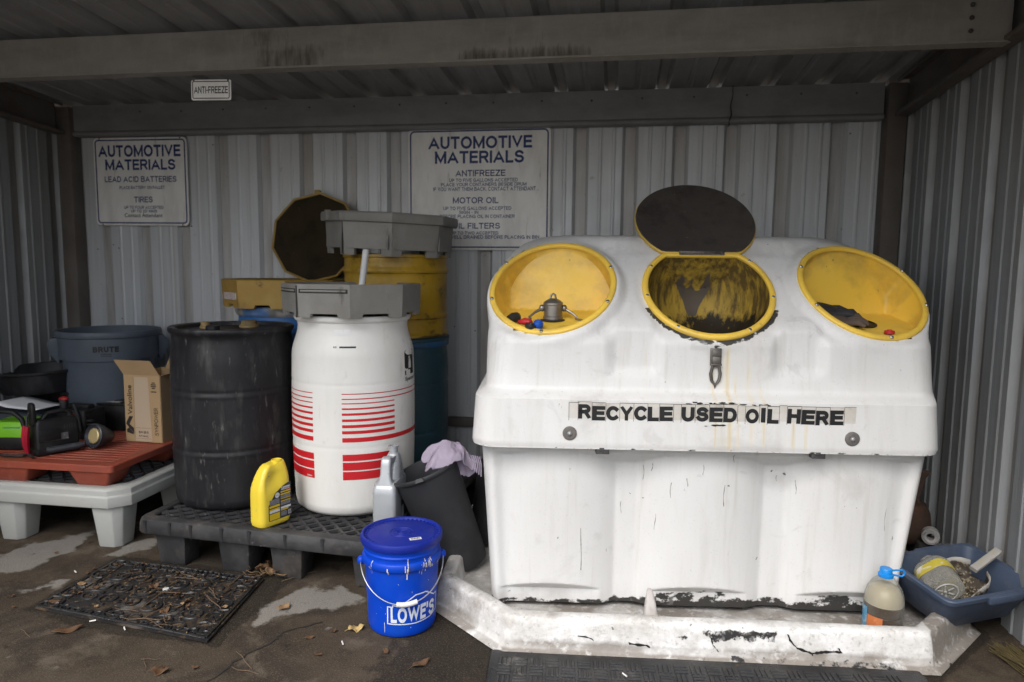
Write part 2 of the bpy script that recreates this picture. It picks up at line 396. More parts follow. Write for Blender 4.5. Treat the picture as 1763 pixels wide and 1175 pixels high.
def profile(L, off, dirn=1):
    """panel section: positions u along the panel and depth d (positive = away from the room); two minor beads between grooves"""
    pts = [(0, 0, 0)]; u = off
    while u < L-.02:
        for du, d, gq in ((-.048, 0, .2), (-.030, .030, 1), (.030, .030, 1), (.048, 0, .2), (.105, 0, 0), (.112, -.005, 0), (.122, -.005, 0), (.129, 0, 0), (.185, 0, 0), (.192, -.005, 0), (.202, -.005, 0), (.209, 0, 0)):
            if 0.005 < u+du < L-.005: pts.append((u+du, d, gq))
        u += PIT
    pts.append((L, 0, 0)); return pts
def panel(pts, place, zf):
    m = M(); n = len(pts); NZ = 10
    vs = []
    for j in range(NZ+1):
        for u, d, gq in pts: x, y = place(u, d); vs.append((x, y, zf(x, y)*j/NZ))
    m.add(vs, [(j*n+i, j*n+i+1, (j+1)*n+i+1, (j+1)*n+i) for j in range(NZ) for i in range(n-1)]); return m, [p[2] for p in pts]
def gpaint(o, gs):
    a = o.data.attributes.new('groove', 'FLOAT', 'POINT'); n = len(gs)
    a.data.foreach_set('value', [gs[i % n]*.62 for i in range(len(o.data.vertices))])
pb = profile(XR-XL, (0.349-XL) % PIT)
m, gs = panel(pb, lambda u, d: (XL+u, YB+d), lambda x, y: 2.44)
o = SB(m, 'wall', m_wall, smooth=25); gpaint(o, gs)
YS = .9                      # unseen side wall fronts, run past the roof to darken both sides
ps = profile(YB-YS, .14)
m, gs = panel(ps, lambda u, d: (XL-d, YB-u), lambda x, y: roofz(y)-.02); o = SB(m, 'wall', m_wall_shaded, smooth=25); gpaint(o, gs)
m, gs = panel(ps, lambda u, d: (XR+d, YB-u), lambda x, y: roofz(y)-.02); o = SB(m, 'wall', m_wall_shaded, smooth=25); gpaint(o, gs)
# roof sheet with raised ribs that stay open at the back eave
rp = []; u = (0.23-XL) % PIT
xs = [XL-.08]
rr_ = [(XL-.08, 0)]
while u < XR-XL-.02:
    rr_ += [(XL+u-.04, 0), (XL+u-.022, .034), (XL+u+.022, .034), (XL+u+.04, 0), (XL+u+.13, 0), (XL+u+.14, .006), (XL+u+.16, .006), (XL+u+.17, 0)]; u += PIT
rr_.append((XR+.08, 0)); rr_.sort()
m = M(); n = len(rr_); ys = [YB+.090, YB-.6, YB-1.2, YB-1.8, YF-.1]
m.add([(x, y, roofz(y)+d) for y in ys for x, d in rr_], [(j*n+i, j*n+i+1, (j+1)*n+i+1, (j+1)*n+i) for j in range(len(ys)-1) for i in range(n-1)])
SB(m, 'roof', m_roof, smooth=25)
def cbeam(a, b, h, web_n, fl, lip=.016, th=.004, nseg=40):
    """C channel from a to b (bottom back corner line); web_n = horizontal direction the flanges point to"""
    m = M(); a, b = Vector(a), Vector(b); n = Vector(web_n)
    sec = [(0, 0), (fl, 0), (fl, lip), (fl-th, lip), (fl-th, th), (th, th), (th, h-th), (fl-th, h-th), (fl-th, h-lip), (fl, h-lip), (fl, h), (0, h)]
    rings = []
    for i in range(nseg+1):
        p = a+(b-a)*i/nseg; rings.append([tuple(p+n*s+Vector((0, 0, z))) for s, z in sec])
    m.loft(rings); return m
# back beam (flanges towards the wall, plain web faces the room), with rounded bottom lip
m = M(); Lx0, Lx1 = XL+.1, XR-.12
sec = [(4.185, 2.252), (4.172, 2.255), (4.166, 2.264), (4.168, 2.274), (4.178, 2.280), (4.182, 2.286), (4.182, 2.452), (4.24, 2.452), (4.24, 2.446), (4.188, 2.446), (4.188, 2.258), (4.24, 2.258), (4.24, 2.252)]
m.loft([[(Lx0+(Lx1-Lx0)*i/30, y, z) for y, z in sec] for i in range(31)])
bb = SB(m, 'beam', mat('girt_steel', (.27, .27, .265), [D((.2, .195, .185), 4, .42, .68, .7, st=(1, 1, 3), det=8), D((.34, .34, .34), 8, .5, .75, .5)], .55, metal=.1), smooth=30)
m = cbeam((XL+.06, 3.07, 2.312), (XR-.05, 3.07, 2.312), .182, (0, 1, 0), .06)
m.v = [(x, y-.0, z) for x, y, z in m.v]
# small proud bottom edge that catches the light
m.box((XL+XR)/2, 3.063, 2.3155, XR-XL-.13, .012, .008)
fb = SB(m, 'beam', m_steel, smooth=30)
def soot(c):
    x = c.x+(XL+XR)/2; z = c.z
    v = 0
    for (x0, x1, z0, z1, s) in ((-1.70, -1.36, 2.31, 2.40, .62), (-.72, -.13, 2.31, 2.355, .66), (-.55, -.3, 2.30, 2.42, .3), (-1.75, -1.5, 2.44, 2.49, .5)):
        v = max(v, s*ss(-.08, .06, min(x-x0, x1-x))*ss(-.05, .02, min(z-z0+.03, z1-z)))
    return v
# give the front beam enough points for its soot marks
m = M(); NX, NZ2 = 180, 10
m.add([(XL+.07+(XR-XL-.13)*i/NX, 3.0675, 2.3205+.17*j/NZ2) for j in range(NZ2+1) for i in range(NX+1)],
      [(j*(NX+1)+i, j*(NX+1)+i+1, (j+1)*(NX+1)+i+1, (j+1)*(NX+1)+i) for j in range(NZ2) for i in range(NX)])
o = SB(m, 'beam_face', m_steel); o.parent = fb; paint(o, 'soot', soot)
for xs_, nn in ((XL+.012, (1, 0, 0)), (XR-.012, (-1, 0, 0))):
    m = cbeam((xs_, YF, roofz(YF)-.212), (xs_, 4.13, roofz(4.13)-.212), .2, nn, .065, lip=.02)
    SB(m, 'beam', m_dsteel, smooth=30)
# front eave beam, outside the picture but shading the bay
m = cbeam((XL+.06, YF+.06, roofz(YF)-.19), (XR-.05, YF+.06, roofz(YF)-.19), .18, (0, 1, 0), .06); SB(m, 'beam', m_steel, smooth=30)
for x in (XL+.055, XR-.06):
    m = M(); m.box(x, 4.19, 1.22, .10, .10, 2.44); SB(m, 'post', m_dsteel, bevel=.006)
for x in (XL+.055, XR-.06):
    m = M(); m.box(x, YF+.07, 1.28, .10, .10, 2.56); SB(m, 'post', m_dsteel, bevel=.006)
m = M(); m.box((XL+XR)/2, 4.21, .06, XR-XL-.2, .06, .12); m.box((XL+XR)/2, 4.225, .42, XR-XL-.24, .035, .06); SB(m, 'base_rail', m_dsteel, bevel=.004)
# thin dead strand hanging from the back beam
m = M(); m.tube([(.62, 4.16, 2.45), (.622, 4.155, 2.40), (.612, 4.156, 2.34), (.618, 4.155, 2.29), (.606, 4.157, 2.25), (.609, 4.156, 2.235), (.60, 4.157, 2.222)], [.0025, .002, .0025, .004, .002, .0045, .001], 6)
tag(m.build('dead_vine', mat('vine_dark', (.03, .022, .016), rough=.9)), 'thin dark withered strand hanging down from the back beam above the tank lid', 'vine')
# screws
scm = mat('screw_steel', (.12, .11, .1), rough=.45, metal=.6)
m = M(); m.lathe([(.006, -.002), (.006, .001), (.004, .004)], 8)
m.v = [(x, -z, y) for x, y, z in m.v]
s0 = m.build('screw', scm, bb); u = (0.349-XL) % PIT; first = True
bx0 = (XL+XR)/2
while u < XR-XL-.25:
    if u > .25:
        s = s0 if first else s0.copy()
        if not first: COL.objects.link(s)
        first = False; s.parent = bb; s.location = (XL+u-bx0+.06, 4.181-YB, 2.40+random.uniform(-.004, .004))
    u += PIT
for i, (x, y, z) in enumerate(((1.36, 3.065, 2.46), (1.36, 3.065, 2.41), (1.36, 3.065, 2.36))):
    s = s0.copy(); COL.objects.link(s); s.parent = fb; s.location = (x-bx0, y-YB, z); s.scale = (1.6, 1.6, 1.6)

rw = random.Random(5)
for i in range(22):
    u = (0.349-XL) % PIT+PIT*rw.randrange(0, 17)+rw.choice((.06, -.06, .1)); z = rw.choice((1.50, 1.52, 1.02, 2.18, 1.66))
    s = s0.copy(); COL.objects.link(s); s.parent = shed; s.location = (XL+u-bx0, -.001, z+rw.uniform(-.02, .02)); s.scale = (.8, 1, .8)
# ---------------------------------------------------------------- signs
m_sign = mat('sign_white', (.90, .885, .86), [D((.64, .62, .59), 3, .45, .7, .7, st=(2, 1, .7)), D((.36, .32, .27), 12, .60, .76, .6, st=(3, 1, .4), det=9)], .42)
m_blue = mat('sign_blue', (.016, .042, .16), [D((.08, .11, .22), 12, .5, .75, .6, det=9)], .5)
m_ink = mat('black_ink', (.012, .012, .013), rough=.5)
def sign(name, label, loc, w, h, rad, lines, bin_, bth, ink, tilt=0, bcol=None):
    t = thing(name, label, 'sign', loc); t.rotation_euler.y = tilt
    m = M(); p = rrect(w/2, h/2, rad, 6)
    m.loft([[(x, y_, z) for x, z in p] for y_ in (0, -.003)]); m.build('panel', m_sign, t, bevel=.0008, seg=1)
    po, pi = rrect(w/2-bin_, h/2-bin_, max(.004, rad*.85), 6), rrect(w/2-bin_-bth, h/2-bin_-bth, max(.003, rad*.85-bth), 6)
    m = M(); n = len(po)
    m.add([(x, -.0042, z) for x, z in po]+[(x, -.0042, z) for x, z in pi], [(i, (i+1) % n, n+(i+1) % n, n+i) for i in range(n)])
    m.build('border', bcol or ink, t, smooth=None)
    for s, cx, cz, tw, th, bold, *dk in lines:      # one mesh per printed line
        m = M(); put(m, text(s, tw, th, bold), cx, cz, -.0042); m.build('lettering', m_ink if dk else ink, t, smooth=None)
    m = M()
    for sx in (-1, 1):
        for sz in ((1, -1) if h > .2 else (1,)):
            m.T = Matrix.Translation((sx*w*.43, -.0035, sz*(h/2-bin_*.45))) @ Matrix.Rotation(R(90), 4, 'X')
            m.lathe([(.005, 0), (.005, .002), (.003, .004)], 8); m.T = Matrix.Identity(4)
    m.v = [(x, y, z) for x, y, z in m.v]; m.build('bolt', scm, t)
    return t
kx, kz = 6.81e-4, 6.55e-4
def bl(s, y0, y1, x0, x1, b=.012, *dk): return (s, ((x0+x1)/2-682)*kx, -((y0+y1)/2-592)*kz, (x1-x0)*kx, (y1-y0)*kz, b, *dk)
sign('wall_sign', 'large white sign with blue lettering about antifreeze, motor oil and oil filters', (-.868, 4.225, 1.89), .897, .745, .035, [
    bl('AUTOMOTIVE', 100, 215, 215, 1172, .022), bl('MATERIALS', 235, 350, 275, 1100, .022), bl('ANTIFREEZE', 412, 470, 470, 932, .014),
    bl('UP TO FIVE GALLONS ACCEPTED', 490, 522, 412, 1045), bl('PLACE YOUR CONTAINERS BESIDE DRUM', 530, 562, 335, 1125),
    bl('IF YOU WANT THEM BACK, CONTACT ATTENDANT .', 570, 606, 262, 1230), bl('MOTOR OIL', 665, 722, 445, 870, .014),
    bl('UP TO FIVE GALLONS ACCEPTED', 752, 785, 357, 988), bl('SIGN - IN', 792, 820, 505, 685), bl('BEFORE PLACING OIL IN CONTAINER', 828, 860, 325, 1020),
    bl('OIL FILTERS', 905, 960, 440, 885, .014), bl('UP TO TWO ACCEPTED', 985, 1015, 430, 870), bl('IS WELL DRAINED BEFORE PLACING IN BIN', 1022, 1055, 365, 1245)], .013, .009, m_blue, tilt=R(-.15))
kx2, kz2 = 1.437e-3, 1.276e-3
def sl(s, y0, y1, x0, x1, b=.012, *dk): return (s, ((x0+x1)/2-731)*kx2, -((y0+y1)/2-923)*kz2, (x1-x0)*kx2, (y1-y0)*kz2, b, *dk)
sign('wall_sign', 'smaller square white sign with blue lettering about lead acid batteries and tires', (-3.17, 4.225, 1.957), .687, .578, .03, [
    sl('AUTOMOTIVE', 735, 795, 517, 938, .022), sl('MATERIALS', 808, 863, 550, 910, .022), sl('LEAD ACID BATTERIES', 895, 925, 545, 913, .014),
    sl('PLACE BATTERY ON PALLET', 945, 961, 620, 852), sl('TIRES', 1000, 1030, 693, 788, .014), sl('UP TO FOUR ACCEPTED', 1048, 1064, 640, 842),
    sl('UP TO 20" RIMS', 1068, 1083, 675, 808), sl('Contact Attendant', 1087, 1107, 640, 835, .03, 1)], .012, .009, m_blue, tilt=R(.2))
sign('small_sign', 'small white antifreeze sign with black letters hanging from the roof beam', (-1.908, 3.056, 2.222), .203, .094, .01,
     [('ANTI-FREEZE', 0, 0, .172, .032, .01)], .007, .004, m_ink, tilt=R(1.2))
# ---------------------------------------------------------------- oil collection tank
TX, TY, TROT = .352, 2.673, R(6.3)
tank = thing('oil_collection_tank', 'big white plastic used oil tank with three yellow bowls standing in the white basin', 'oil tank', (TX, TY, 0), TROT)
m_white = mat('tank_white', (.665, .662, .652), [
    D((.58, .565, .54), 2.2, .42, .7, .6, st=(2, 2, .5), det=8), D((.50, .485, .455), 5, .54, .8, .5, st=(3, 3, .35), det=9), D((.50, .48, .44), 1.3, .56, .72, .40, st=(26, 26, 1.1), det=6), D((.44, .425, .40), 120, .60, .72, .35, det=4), D((.36, .345, .32), 3, .60, .74, .45, det=12, dist=.5),
    D((.66, .58, .42), 12, .40, .75, .75, attr='tan', k=.8, st=(7, 7, .25)),
    D((.46, .36, .21), 14, .60, 1.0, .6, attr='tan', k=.9, st=(8, 8, .15), det=8),
    D((.42, .40, .38), 9, .42, .85, .7, attr='grime_tone', k=.8, det=9),
    D((.022, .02, .018), 22, .46, .60, .97, attr='oil', k=2.0, det=12, st=(1, 1, 1.6)),
    D((.2, .19, .18), 34, .735, .775, .75, det=3, st=(1.4, 1.4, .45)), D((.12, .11, .105), 75, .765, .80, .8, det=2),
    D((.45, .44, .43), 6, .62, .68, .35, det=10, dist=1.2)], .42, bump=(26, (1, 1, 1), .0012), spec=.45)
def perimeter(hx, yf, yb, r, nf=200, nc=12, nside=26, nb=30):
    """front-left -> front-right -> right side -> back -> left side; returns [(x, y, s)] s = 1 on the front edge"""
    p = []
    for i in range(nf+1): p.append((-hx+r+(2*hx-2*r)*i/nf, yf, 1))
    for i in range(1, nc): a = R(-90+90*i/nc); p.append((hx-r+r*math.cos(a), yf+r+r*math.sin(a), ss(45, 0, 90*i/nc)))
    for i in range(nside+1): p.append((hx, yf+r+(yb-yf-2*r)*i/nside, 0))
    for i in range(1, nc): a = R(90*i/nc); p.append((hx-r+r*math.cos(a), yb-r+r*math.sin(a), 0))
    for i in range(nb+1): p.append((hx-r-(2*hx-2*r)*i/nb, yb, 0))
    for i in range(1, nc): a = R(90+90*i/nc); p.append((-hx+r+r*math.cos(a), yb-r+r*math.sin(a), 0))
    for i in range(nside+1): p.append((-hx, yb-r-(yb-yf-2*r)*i/nside, 0))
    for i in range(1, nc): a = R(180+90*i/nc); p.append((-hx+r+r*math.cos(a), yf+r+r*math.sin(a), ss(45, 0, 90-90*i/nc)))
    return p
# lower body: three convex columns, sunk panels between them, kick recess with arched tops
COLS = ((-.585, .185), (0, .185), (.585, .185))
def lower_y(x, z):
    base = .006*(1-z/.74)
    t = min(abs(x-c) for c, w in COLS)
    r = .060*min(1, t/.25)**2.3*(1 if abs(x) < .6 else ss(.86, .74, abs(x)))
    r = min(r, max(0, (.692-z)*1.15))                  # band that overhangs the sunk panels
    kick = min(.034, max(0, (.150-z)*1.0))            # recessed foot, arched where it meets the convex columns
    return base+max(r, kick)
zs = [.052, .056]+[.06+.0055*i for i in range(20)]+[.172+.02*i for i in range(23)]+[.628+.007*i for i in range(16)]
rings = []
for z in zs:
    k_ = z/.74; hx = .800+.072*k_; cx_ = -.024+.022*k_; P = perimeter(hx, 0, 1.0-.03*(1-z/.74), .075)
    rings.append([(x+cx_, y+s*lower_y(x+cx_, z)+(.03*s if z < .054 else 0) if s > 0 else y, z) for x, y, s in P])
m = M(); m.loft(rings)
low = m.build('lower_tank', m_white, tank, smooth=38)
TAN = [(-.235, .012, .72, 1.2, .5), (.075, .014, .72, 1.16, .85), (.02, .010, .72, 1.1, .8), (.105, .010, .72, 1.05, .7), (.048, .03, .72, 1.14, .5), (.155, .02, .73, 1.12, .6), (.20, .012, .73, 1.0, .75), (.28, .012, .73, 1.0, .5), (.31, .012, .72, .92, .75), (.355, .012, .72, .92, .7), (-.32, .006, .72, 1.0, .4), (-.05, .02, .73, .95, .4), (.02, .16, .74, 1.0, .30), (.2, .16, .72, .9, .30)]
def tanf(c):
    v = 0
    if c.y > .3: return 0
    for x, w, z0, z1, s in TAN: v = max(v, s*math.exp(-((c.x-x)/w)**2)*ss(z0-.03, z0+.03, c.z)*ss(z1+.06, z1-.1, c.z))
    v = max(v, .45*math.exp(-((c.x-.72)/.06)**2)*ss(.3, .12, c.z))
    return v
def oil_low(c):
    if c.y > .12 or c.z > .2: return 0
    f = ss(-.36, -.18, c.x)*.60
    if c.x < -.25: f = max(f, .36*ss(-.5, -.35, c.x), .2)
    hi = .092+.03*noise.noise((c.x*7, 0, 3))
    for cc, w in COLS:
        t = (c.x-cc)/w
        if abs(t) < 1: hi += .034*(1-t*t)
    return max(f*ss(hi+.02, hi-.015, c.z)*(1 if c.x < .72 else .7), (.95 if c.x > -.3 else .55)*ss(.082, .066, c.z))
def grime_tone_low(c):  # smudges, with grey also at the foot, column edges and under the skirt
    v = .5*ss(.22, .06, c.z)*ss(.2, .0, c.y)
    for x in (-.395, -.19, .19, .395): v = max(v, .30*math.exp(-((c.x-x)/.03)**2)*ss(.75, .6, c.z))
    v = max(v, .62*math.exp(-((c.x-.30)/.13)**2-((c.z-.575)/.07)**2), .42*math.exp(-((c.x+.33)/.2)**2-((c.z-.62)/.04)**2), .55*math.exp(-((c.x-.1)/.03)**2-((c.z-.50)/.12)**2))
    return max(v, .55*ss(.70, .74, c.z)*ss(.4, .6, abs(c.x)), .5*ss(.69, .74, c.z))
DRIPS = [(-.227, .634, .573, .0016), (-.195, .643, .612, .002), (-.123, .574, .512, .0018), (-.062, .596, .563, .0022), (-.003, .652, .613, .0016), (.115, .694, .660, .002), (.083, .571, .485, .0022), (.10, .571, .565, .008), (-.47, .38, .205, .002), (-.31, .478, .428, .0014), (-.178, .44, .375, .0015), (.708, .49, .40, .0012), (-.275, .513, .508, .003), (-.226, .50, .496, .005), (-.562, .345, .338, .004), (.236, .262, .252, .004), (.30, .60, .575, .002), (.37, .585, .53, .0016), (.33, .61, .60, .010), (.28, .62, .612, .006)]
paint(low, 'tan', tanf); paint(low, 'oil', oil_low); paint(low, 'grime_tone', grime_tone_low)

# thin dried drips and knocks on the front
m_drip = mat('drip_dark', (.17, .165, .155), [D((.25, .25, .25), 60, .5, .7, .7)], .6)
for x, z0, z1, w in DRIPS:
    m = M(); vs = []; fs = []; n_ = max(3, int(abs(z0-z1)/.006))
    for i in range(n_+1):
        t = i/n_; z = z0+(z1-z0)*t; ww = .75*w*(.5+.5*math.sin(t*5+x*40)**2)*random.uniform(.7, 1.2); xx = x+.0025*math.sin(t*4+x*30)
        for s_ in (-1, 1): vs.append((xx+ww*s_, lower_y(xx+ww*s_, z)-.0012, z))
        if i: fs.append((2*i-2, 2*i-1, 2*i+1, 2*i))
    m.add(vs, fs); m.build('drip', m_drip, low, smooth=None)
# hood
BR = .252                                   # opening radius
def frame(cx, cy, cz, splay):
    a = R(splay); el = R(46)
    n = Vector((math.sin(a)*math.cos(el), -math.cos(a)*math.cos(el), math.sin(el)))
    u = Vector((math.cos(a), math.sin(a), 0)); v = n.cross(u)
    if v.z < 0: v = -v
    return Vector((cx, cy, cz)), u, v, n
OPEN = [frame(-.598, .215, 1.330, -13), frame(.036, .205, 1.322, 0), frame(.655, .215, 1.326, 11)]
COLPROF = [(.70, -.05), (.945, .0), (1.0, .006), (1.12, .012), (1.15, .03), (1.53, .425), (1.548, .455), (1.556, .50)]
VALPROF = [(.70, -.05), (.945, .0), (.985, .006), (1.03, .026), (1.175, .038), (1.20, .060), (1.46, .350), (1.48, .374), (1.535, .415), (1.55, .45), (1.556, .50)]
HWP = [(.945, .848), (1.15, .845), (1.28, .838), (1.36, .825), (1.43, .80), (1.48, .765), (1.52, .715), (1.545, .655), (1.556, .60)]
RADP = [(.945, .10), (1.15, .13), (1.4, .2), (1.5, .22), (1.556, .2)]
def interp(P, z):
    for (a, b), (c, d) in zip(P, P[1:]):
        if z <= c: return b+(d-b)*max(0, (z-a))/(c-a)
    return P[-1][1]
def vmask(x, z):
    w = .07+.13*ss(1.01, .95, z); m = 0
    for c in (-.281, .346): m = max(m, ss(w+.05, w-.01, abs(x-c)))
    return m
zs = [.722, .726, .735]+[.75+.015*i for i in range(11)]+[.910, .918, .925, .930, .936, .945]+[.955+.012*i for i in range(49)]
zs = [z for z in zs if z < 1.54]+[1.54, 1.546, 1.551, 1.5545, 1.556]
rings = []
for z in zs:
    if z <= .91:
        t = (z-.722)/.19; hx = .896-.012*t; yf = -.068+.012*t; yb = 1.03; r = .10
        if z < .73: hx -= .004; yf += .004
        P = perimeter(hx, yf, yb, r); rings.append([(x-.012, y, z) for x, y, s in P])
    elif z < .945:
        t = ss(.908, .94, z); hx = .884-.010*t; yf = -.056+.050*t; P = perimeter(hx, yf, 1.03-.03*t, .10); rings.append([(x-.012+.025*t, y, z) for x, y, s in P])
    else:
        hx = interp(HWP, z)+.025; r = interp(RADP, z); yc = interp(COLPROF, z); yv = interp(VALPROF, z); yb = 1.0-.06*ss(1.3, 1.55, z)
        P = perimeter(hx, yc, yb, min(r, (yb-yc)*.45)); ring = []
        for x, y, s in P:
            x += .013
            if s > 0 and abs(x) < .62: y += s*vmask(x, z)*(yv-yc)
            ring.append((x, y, z))
        rings.append(ring)
# top closing rings
for k in (.8, .5, .15):
    P = perimeter(.625*k+.02, .72-.22*k, .72+.22*k, .2*k*.9); rings.append([(x+.013, y, 1.556+.006*(1-k)) for x, y, s in P])
m = M(); m.loft(rings, cap0=False)
def flat(p):
    p = Vector(p)
    if p.z < 1.02: return p
    for C, u, v, n in OPEN:
        d = p-C; a, b = d.dot(u), d.dot(v); h = d.dot(n); r = math.hypot(a, b)
        if r < BR*1.5 and abs(h) < .2:
            w = ss(BR*1.22, BR*1.07, r); p = p-n*(h*w)
    return p
me_v = [flat(p) for p in m.v]; m.v = [tuple(p) for p in me_v]
def inside(p):
    p = Vector(p)
    for C, u, v, n in OPEN:
        d = p-C
        if math.hypot(d.dot(u), d.dot(v)) < BR*.99 and abs(d.dot(n)) < .05 and (C.x < -.2 or C.x > .3 or d.dot(v) < .205): return True
    return False
ins = [p[2] > 1.0 and inside(p) for p in m.v]
m.f = [f for f in m.f if not (len(f) == 4 and any(ins[i] for i in f))]
hood = m.build('hood', m_white, tank, smooth=42)
def oil_hood(c):
    C, u, v, n = OPEN[1]; d = c-C; a, b = d.dot(u), d.dot(v); r = math.hypot(a, b); o = 0
    if b < -.1 and abs(d.dot(n)) < .1: o = .75*ss(BR*1.17, BR*1.11, r)
    o = max(o, .5*math.exp(-((c.x-.03)/.018)**2)*ss(1.02, 1.05, c.z)*ss(1.16, 1.12, c.z)) if c.y < .1 else o
    if c.z < .735: o = max(o, .34)
    return o
def grime_tone_hood(c):  # darker top ledge, skirt edges, end faces and rings round the bowls
    v = 0
    if c.z > 1.43 and c.y > .3 and -.33 < c.x < .40: v = .62*ss(1.43, 1.47, c.z)*ss(1.56, 1.53, c.z)
    if abs(c.z-.925) < .03: v = max(v, .35)
    v = max(v, .5*math.exp(-((c.x-.02)/.06)**2)*ss(1.0, 1.06, c.z)*ss(1.2, 1.12, c.z)) if c.y < .1 else v
    for C, u, v_, n in OPEN:
        d = c-C; r = math.hypot(d.dot(u), d.dot(v_))
        v = max(v, .30*ss(BR*1.25, BR*1.02, r)) if abs(d.dot(n)) < .03 else v
    return max(v, .4*ss(.75, .725, c.z), .35*ss(.82, .86, abs(c.x)))
paint(hood, 'tan', tanf); paint(hood, 'oil', oil_hood); paint(hood, 'grime_tone', grime_tone_hood)

m_yel = mat('bowl_yellow', (.86, .56, .07), [D((.84, .58, .12), 3, .45, .7, .6), D((.42, .28, .07), 6, .52, .75, .55, det=9), D((.30, .21, .08), 10, .42, .75, .6, attr='grime_tone', k=.8, det=9),
    D((.05, .04, .025), 24, .70, .76, .8, det=4)], .42, bump=(30, (1, 1, 1), .0008))
m_yel_oil = mat('bowl_yellow_oily', (.46, .30, .04), [D((.34, .23, .04), 4, .4, .6, .8, det=9, st=(3, 3, 1)), D((.075, .05, .02), 12, .34, .66, .9, attr='grime_tone', k=1.5, det=10, st=(3, 3, .8)),
    D((.012, .010, .008), 9, .45, .66, .97, attr='oil', k=1.4, det=10, st=(2.5, 2.5, .7)), D((.085, .07, .06), 10, .45, .55, .95, attr='label', k=.7, det=8),
    D((.02, .015, .01), 22, .66, .73, .85, det=5, st=(2, 2, 1))], .55, bump=(30, (1, 1, 1), .0015), spec=.35)
m_rimy = mat('bowl_rim', (.80, .53, .075), [D((.42, .29, .08), 8, .5, .75, .6), D((.03, .024, .015), 13, .55, .64, .9, det=8, attr='oil', k=1)], .38)
def bowl(fr, kind):
    C, u, v, n = fr; N_, K = 96, 34
    Cl = C+n*.004; VC = .200 if kind == 'deep' else 9      # straight top edge under the hinge
    def edge(a, rad):
        x, y = rad*math.cos(a), rad*math.sin(a); return x, min(y, VC*(rad/BR))
    planes = [(Vector((0, 0, 1)), 1.163), (Vector((0, -1, .05)).normalized(), None)]
    back = C.y+.175
    def depth(x, y, p):
        if kind == 'deep':
            rr = min(1, math.hypot(x, y*1.04)/BR); return .27*math.sqrt(max(0, 1-rr**2.6))
        d = -n; bn = Vector((-u.y, u.x, 0)); q = (p-C).dot(bn); sd = d.dot(bn)
        t = [(p.z-.22*q-(1.158+.22*.175))/-(d.z-.22*sd), (.135-(q-.2*(p.z-1.23)))/(sd-.2*d.z)]
        for sg in (-1, 1): t.append((.254-sg*x)/.22)          # side walls lean inwards with depth
        return max(0, min(t))
    rings = []
    for k in range(K, -1, -1):
        rad = BR*(k/K)**.9 if k else .0005; ring = []
        for j in range(N_):
            a = 2*math.pi*j/N_; x, y = edge(a, rad*.978); p = Cl+u*x+v*y
            dd = depth(x, y, p) if k < K else 0
            if k == K-1 and kind != 'deep': pass
            ring.append(tuple(p-n*dd))
        rings.append(ring)
    m = M(); m.loft(rings, cap0=False)
    o = m.build('bowl', m_yel_oil if kind == 'deep' else m_yel, tank, smooth=50)
    # rolled flange on top of the opening
    m = M(); sec = [(.245, -.006), (.241, .004), (.244, .010), (.253, .0120), (.262, .010), (.267, .004), (.267, -.006)] if kind == 'deep' else [(.240, -.006), (.240, .004), (.244, .0070), (.254, .0075), (.260, .0055), (.264, .001), (.264, -.006)]
    rings = []
    for j in range(N_):
        a = 2*math.pi*j/N_; ring = []
        for r_, h in sec: x, y = edge(a, r_); ring.append(tuple(Cl+u*x+v*y+n*h))
        rings.append(ring)
    rings.append(rings[0]); m.loft(rings, False, False, closed=False)
    rim = m.build('rim', m_rimy, o, smooth=60)
    def rimoil(c):
        d = c-C; b = d.dot(v); return (.30*ss(.0, -.2, b)+.12) if kind == 'deep' else .16
    paint(rim, 'oil', rimoil)
    def gr(c):
        d = c-C; a_, b = d.dot(u), d.dot(v); r_ = math.hypot(a_, b)
        if kind == 'deep': return .30+.3*ss(.12, .25, r_)
        return .28+.3*ss(.15, .25, r_)*(1 if b > 0 else .4)+(.18 if c.z < 1.18 else 0)+.25*ss(1.48, 1.5, c.z)
    paint(o, 'grime_tone', gr)
    if kind == 'deep':
        def oilf(c): return .85*ss(1.30, 1.12, c.z)+.3*ss(.17, .25, abs((c-C).dot(u)))*ss(1.4, 1.2, c.z)
        paint(o, 'oil', oilf)
        def labf(c):
            x = (c-C).dot(u)+.005; z = c.z
            poly = [(x_*.86, 1.27+(z_-1.27)*.86) for x_, z_ in [(-.095, 1.365), (-.06, 1.355), (-.035, 1.335), (.0, 1.345), (.035, 1.35), (.06, 1.362), (.09, 1.35), (.085, 1.325), (.035, 1.235), (.02, 1.19), (-.02, 1.19), (-.05, 1.26)]]
            v_ = polyv((x, z), poly, .02)
            return min(v_, 1-math.exp(-((x-.02)/.022)**2-((z-1.322)/.012)**2)*.9)
        paint(o, 'label', labf)
    # screws on the flange
    sm = mat('zinc', (.42, .41, .40), rough=.35, metal=.85)
    m = M(); m.lathe([(.0075, -.001), (.0075, .003), (.005, .0055), (.0012, .0055)], 10)
    s0 = m.build('screw', sm, o); first = True
    for ad in ((-90, -160, -20, 25, 150) if kind != 'deep' else (-60, -125, -10, 190, 40, 150)):
        s = s0 if first else s0.copy()
        if not first: COL.objects.link(s); s.parent = o
        first = False; x, y = edge(R(ad), .254); s.location = Cl+u*x+v*y+n*.0075
        s.rotation_euler = n.to_track_quat('Z', 'Y').to_euler()
    return o
bL, bC, bR_ = bowl(OPEN[0], 'shallow'), bowl(OPEN[1], 'deep'), bowl(OPEN[2], 'shallow')
bC['label'] = 'deep oil blackened yellow bowl in the middle'; bL['label'] = 'yellow bowl with the steel coupling'; bR_['label'] = 'yellow bowl with the dark glove'
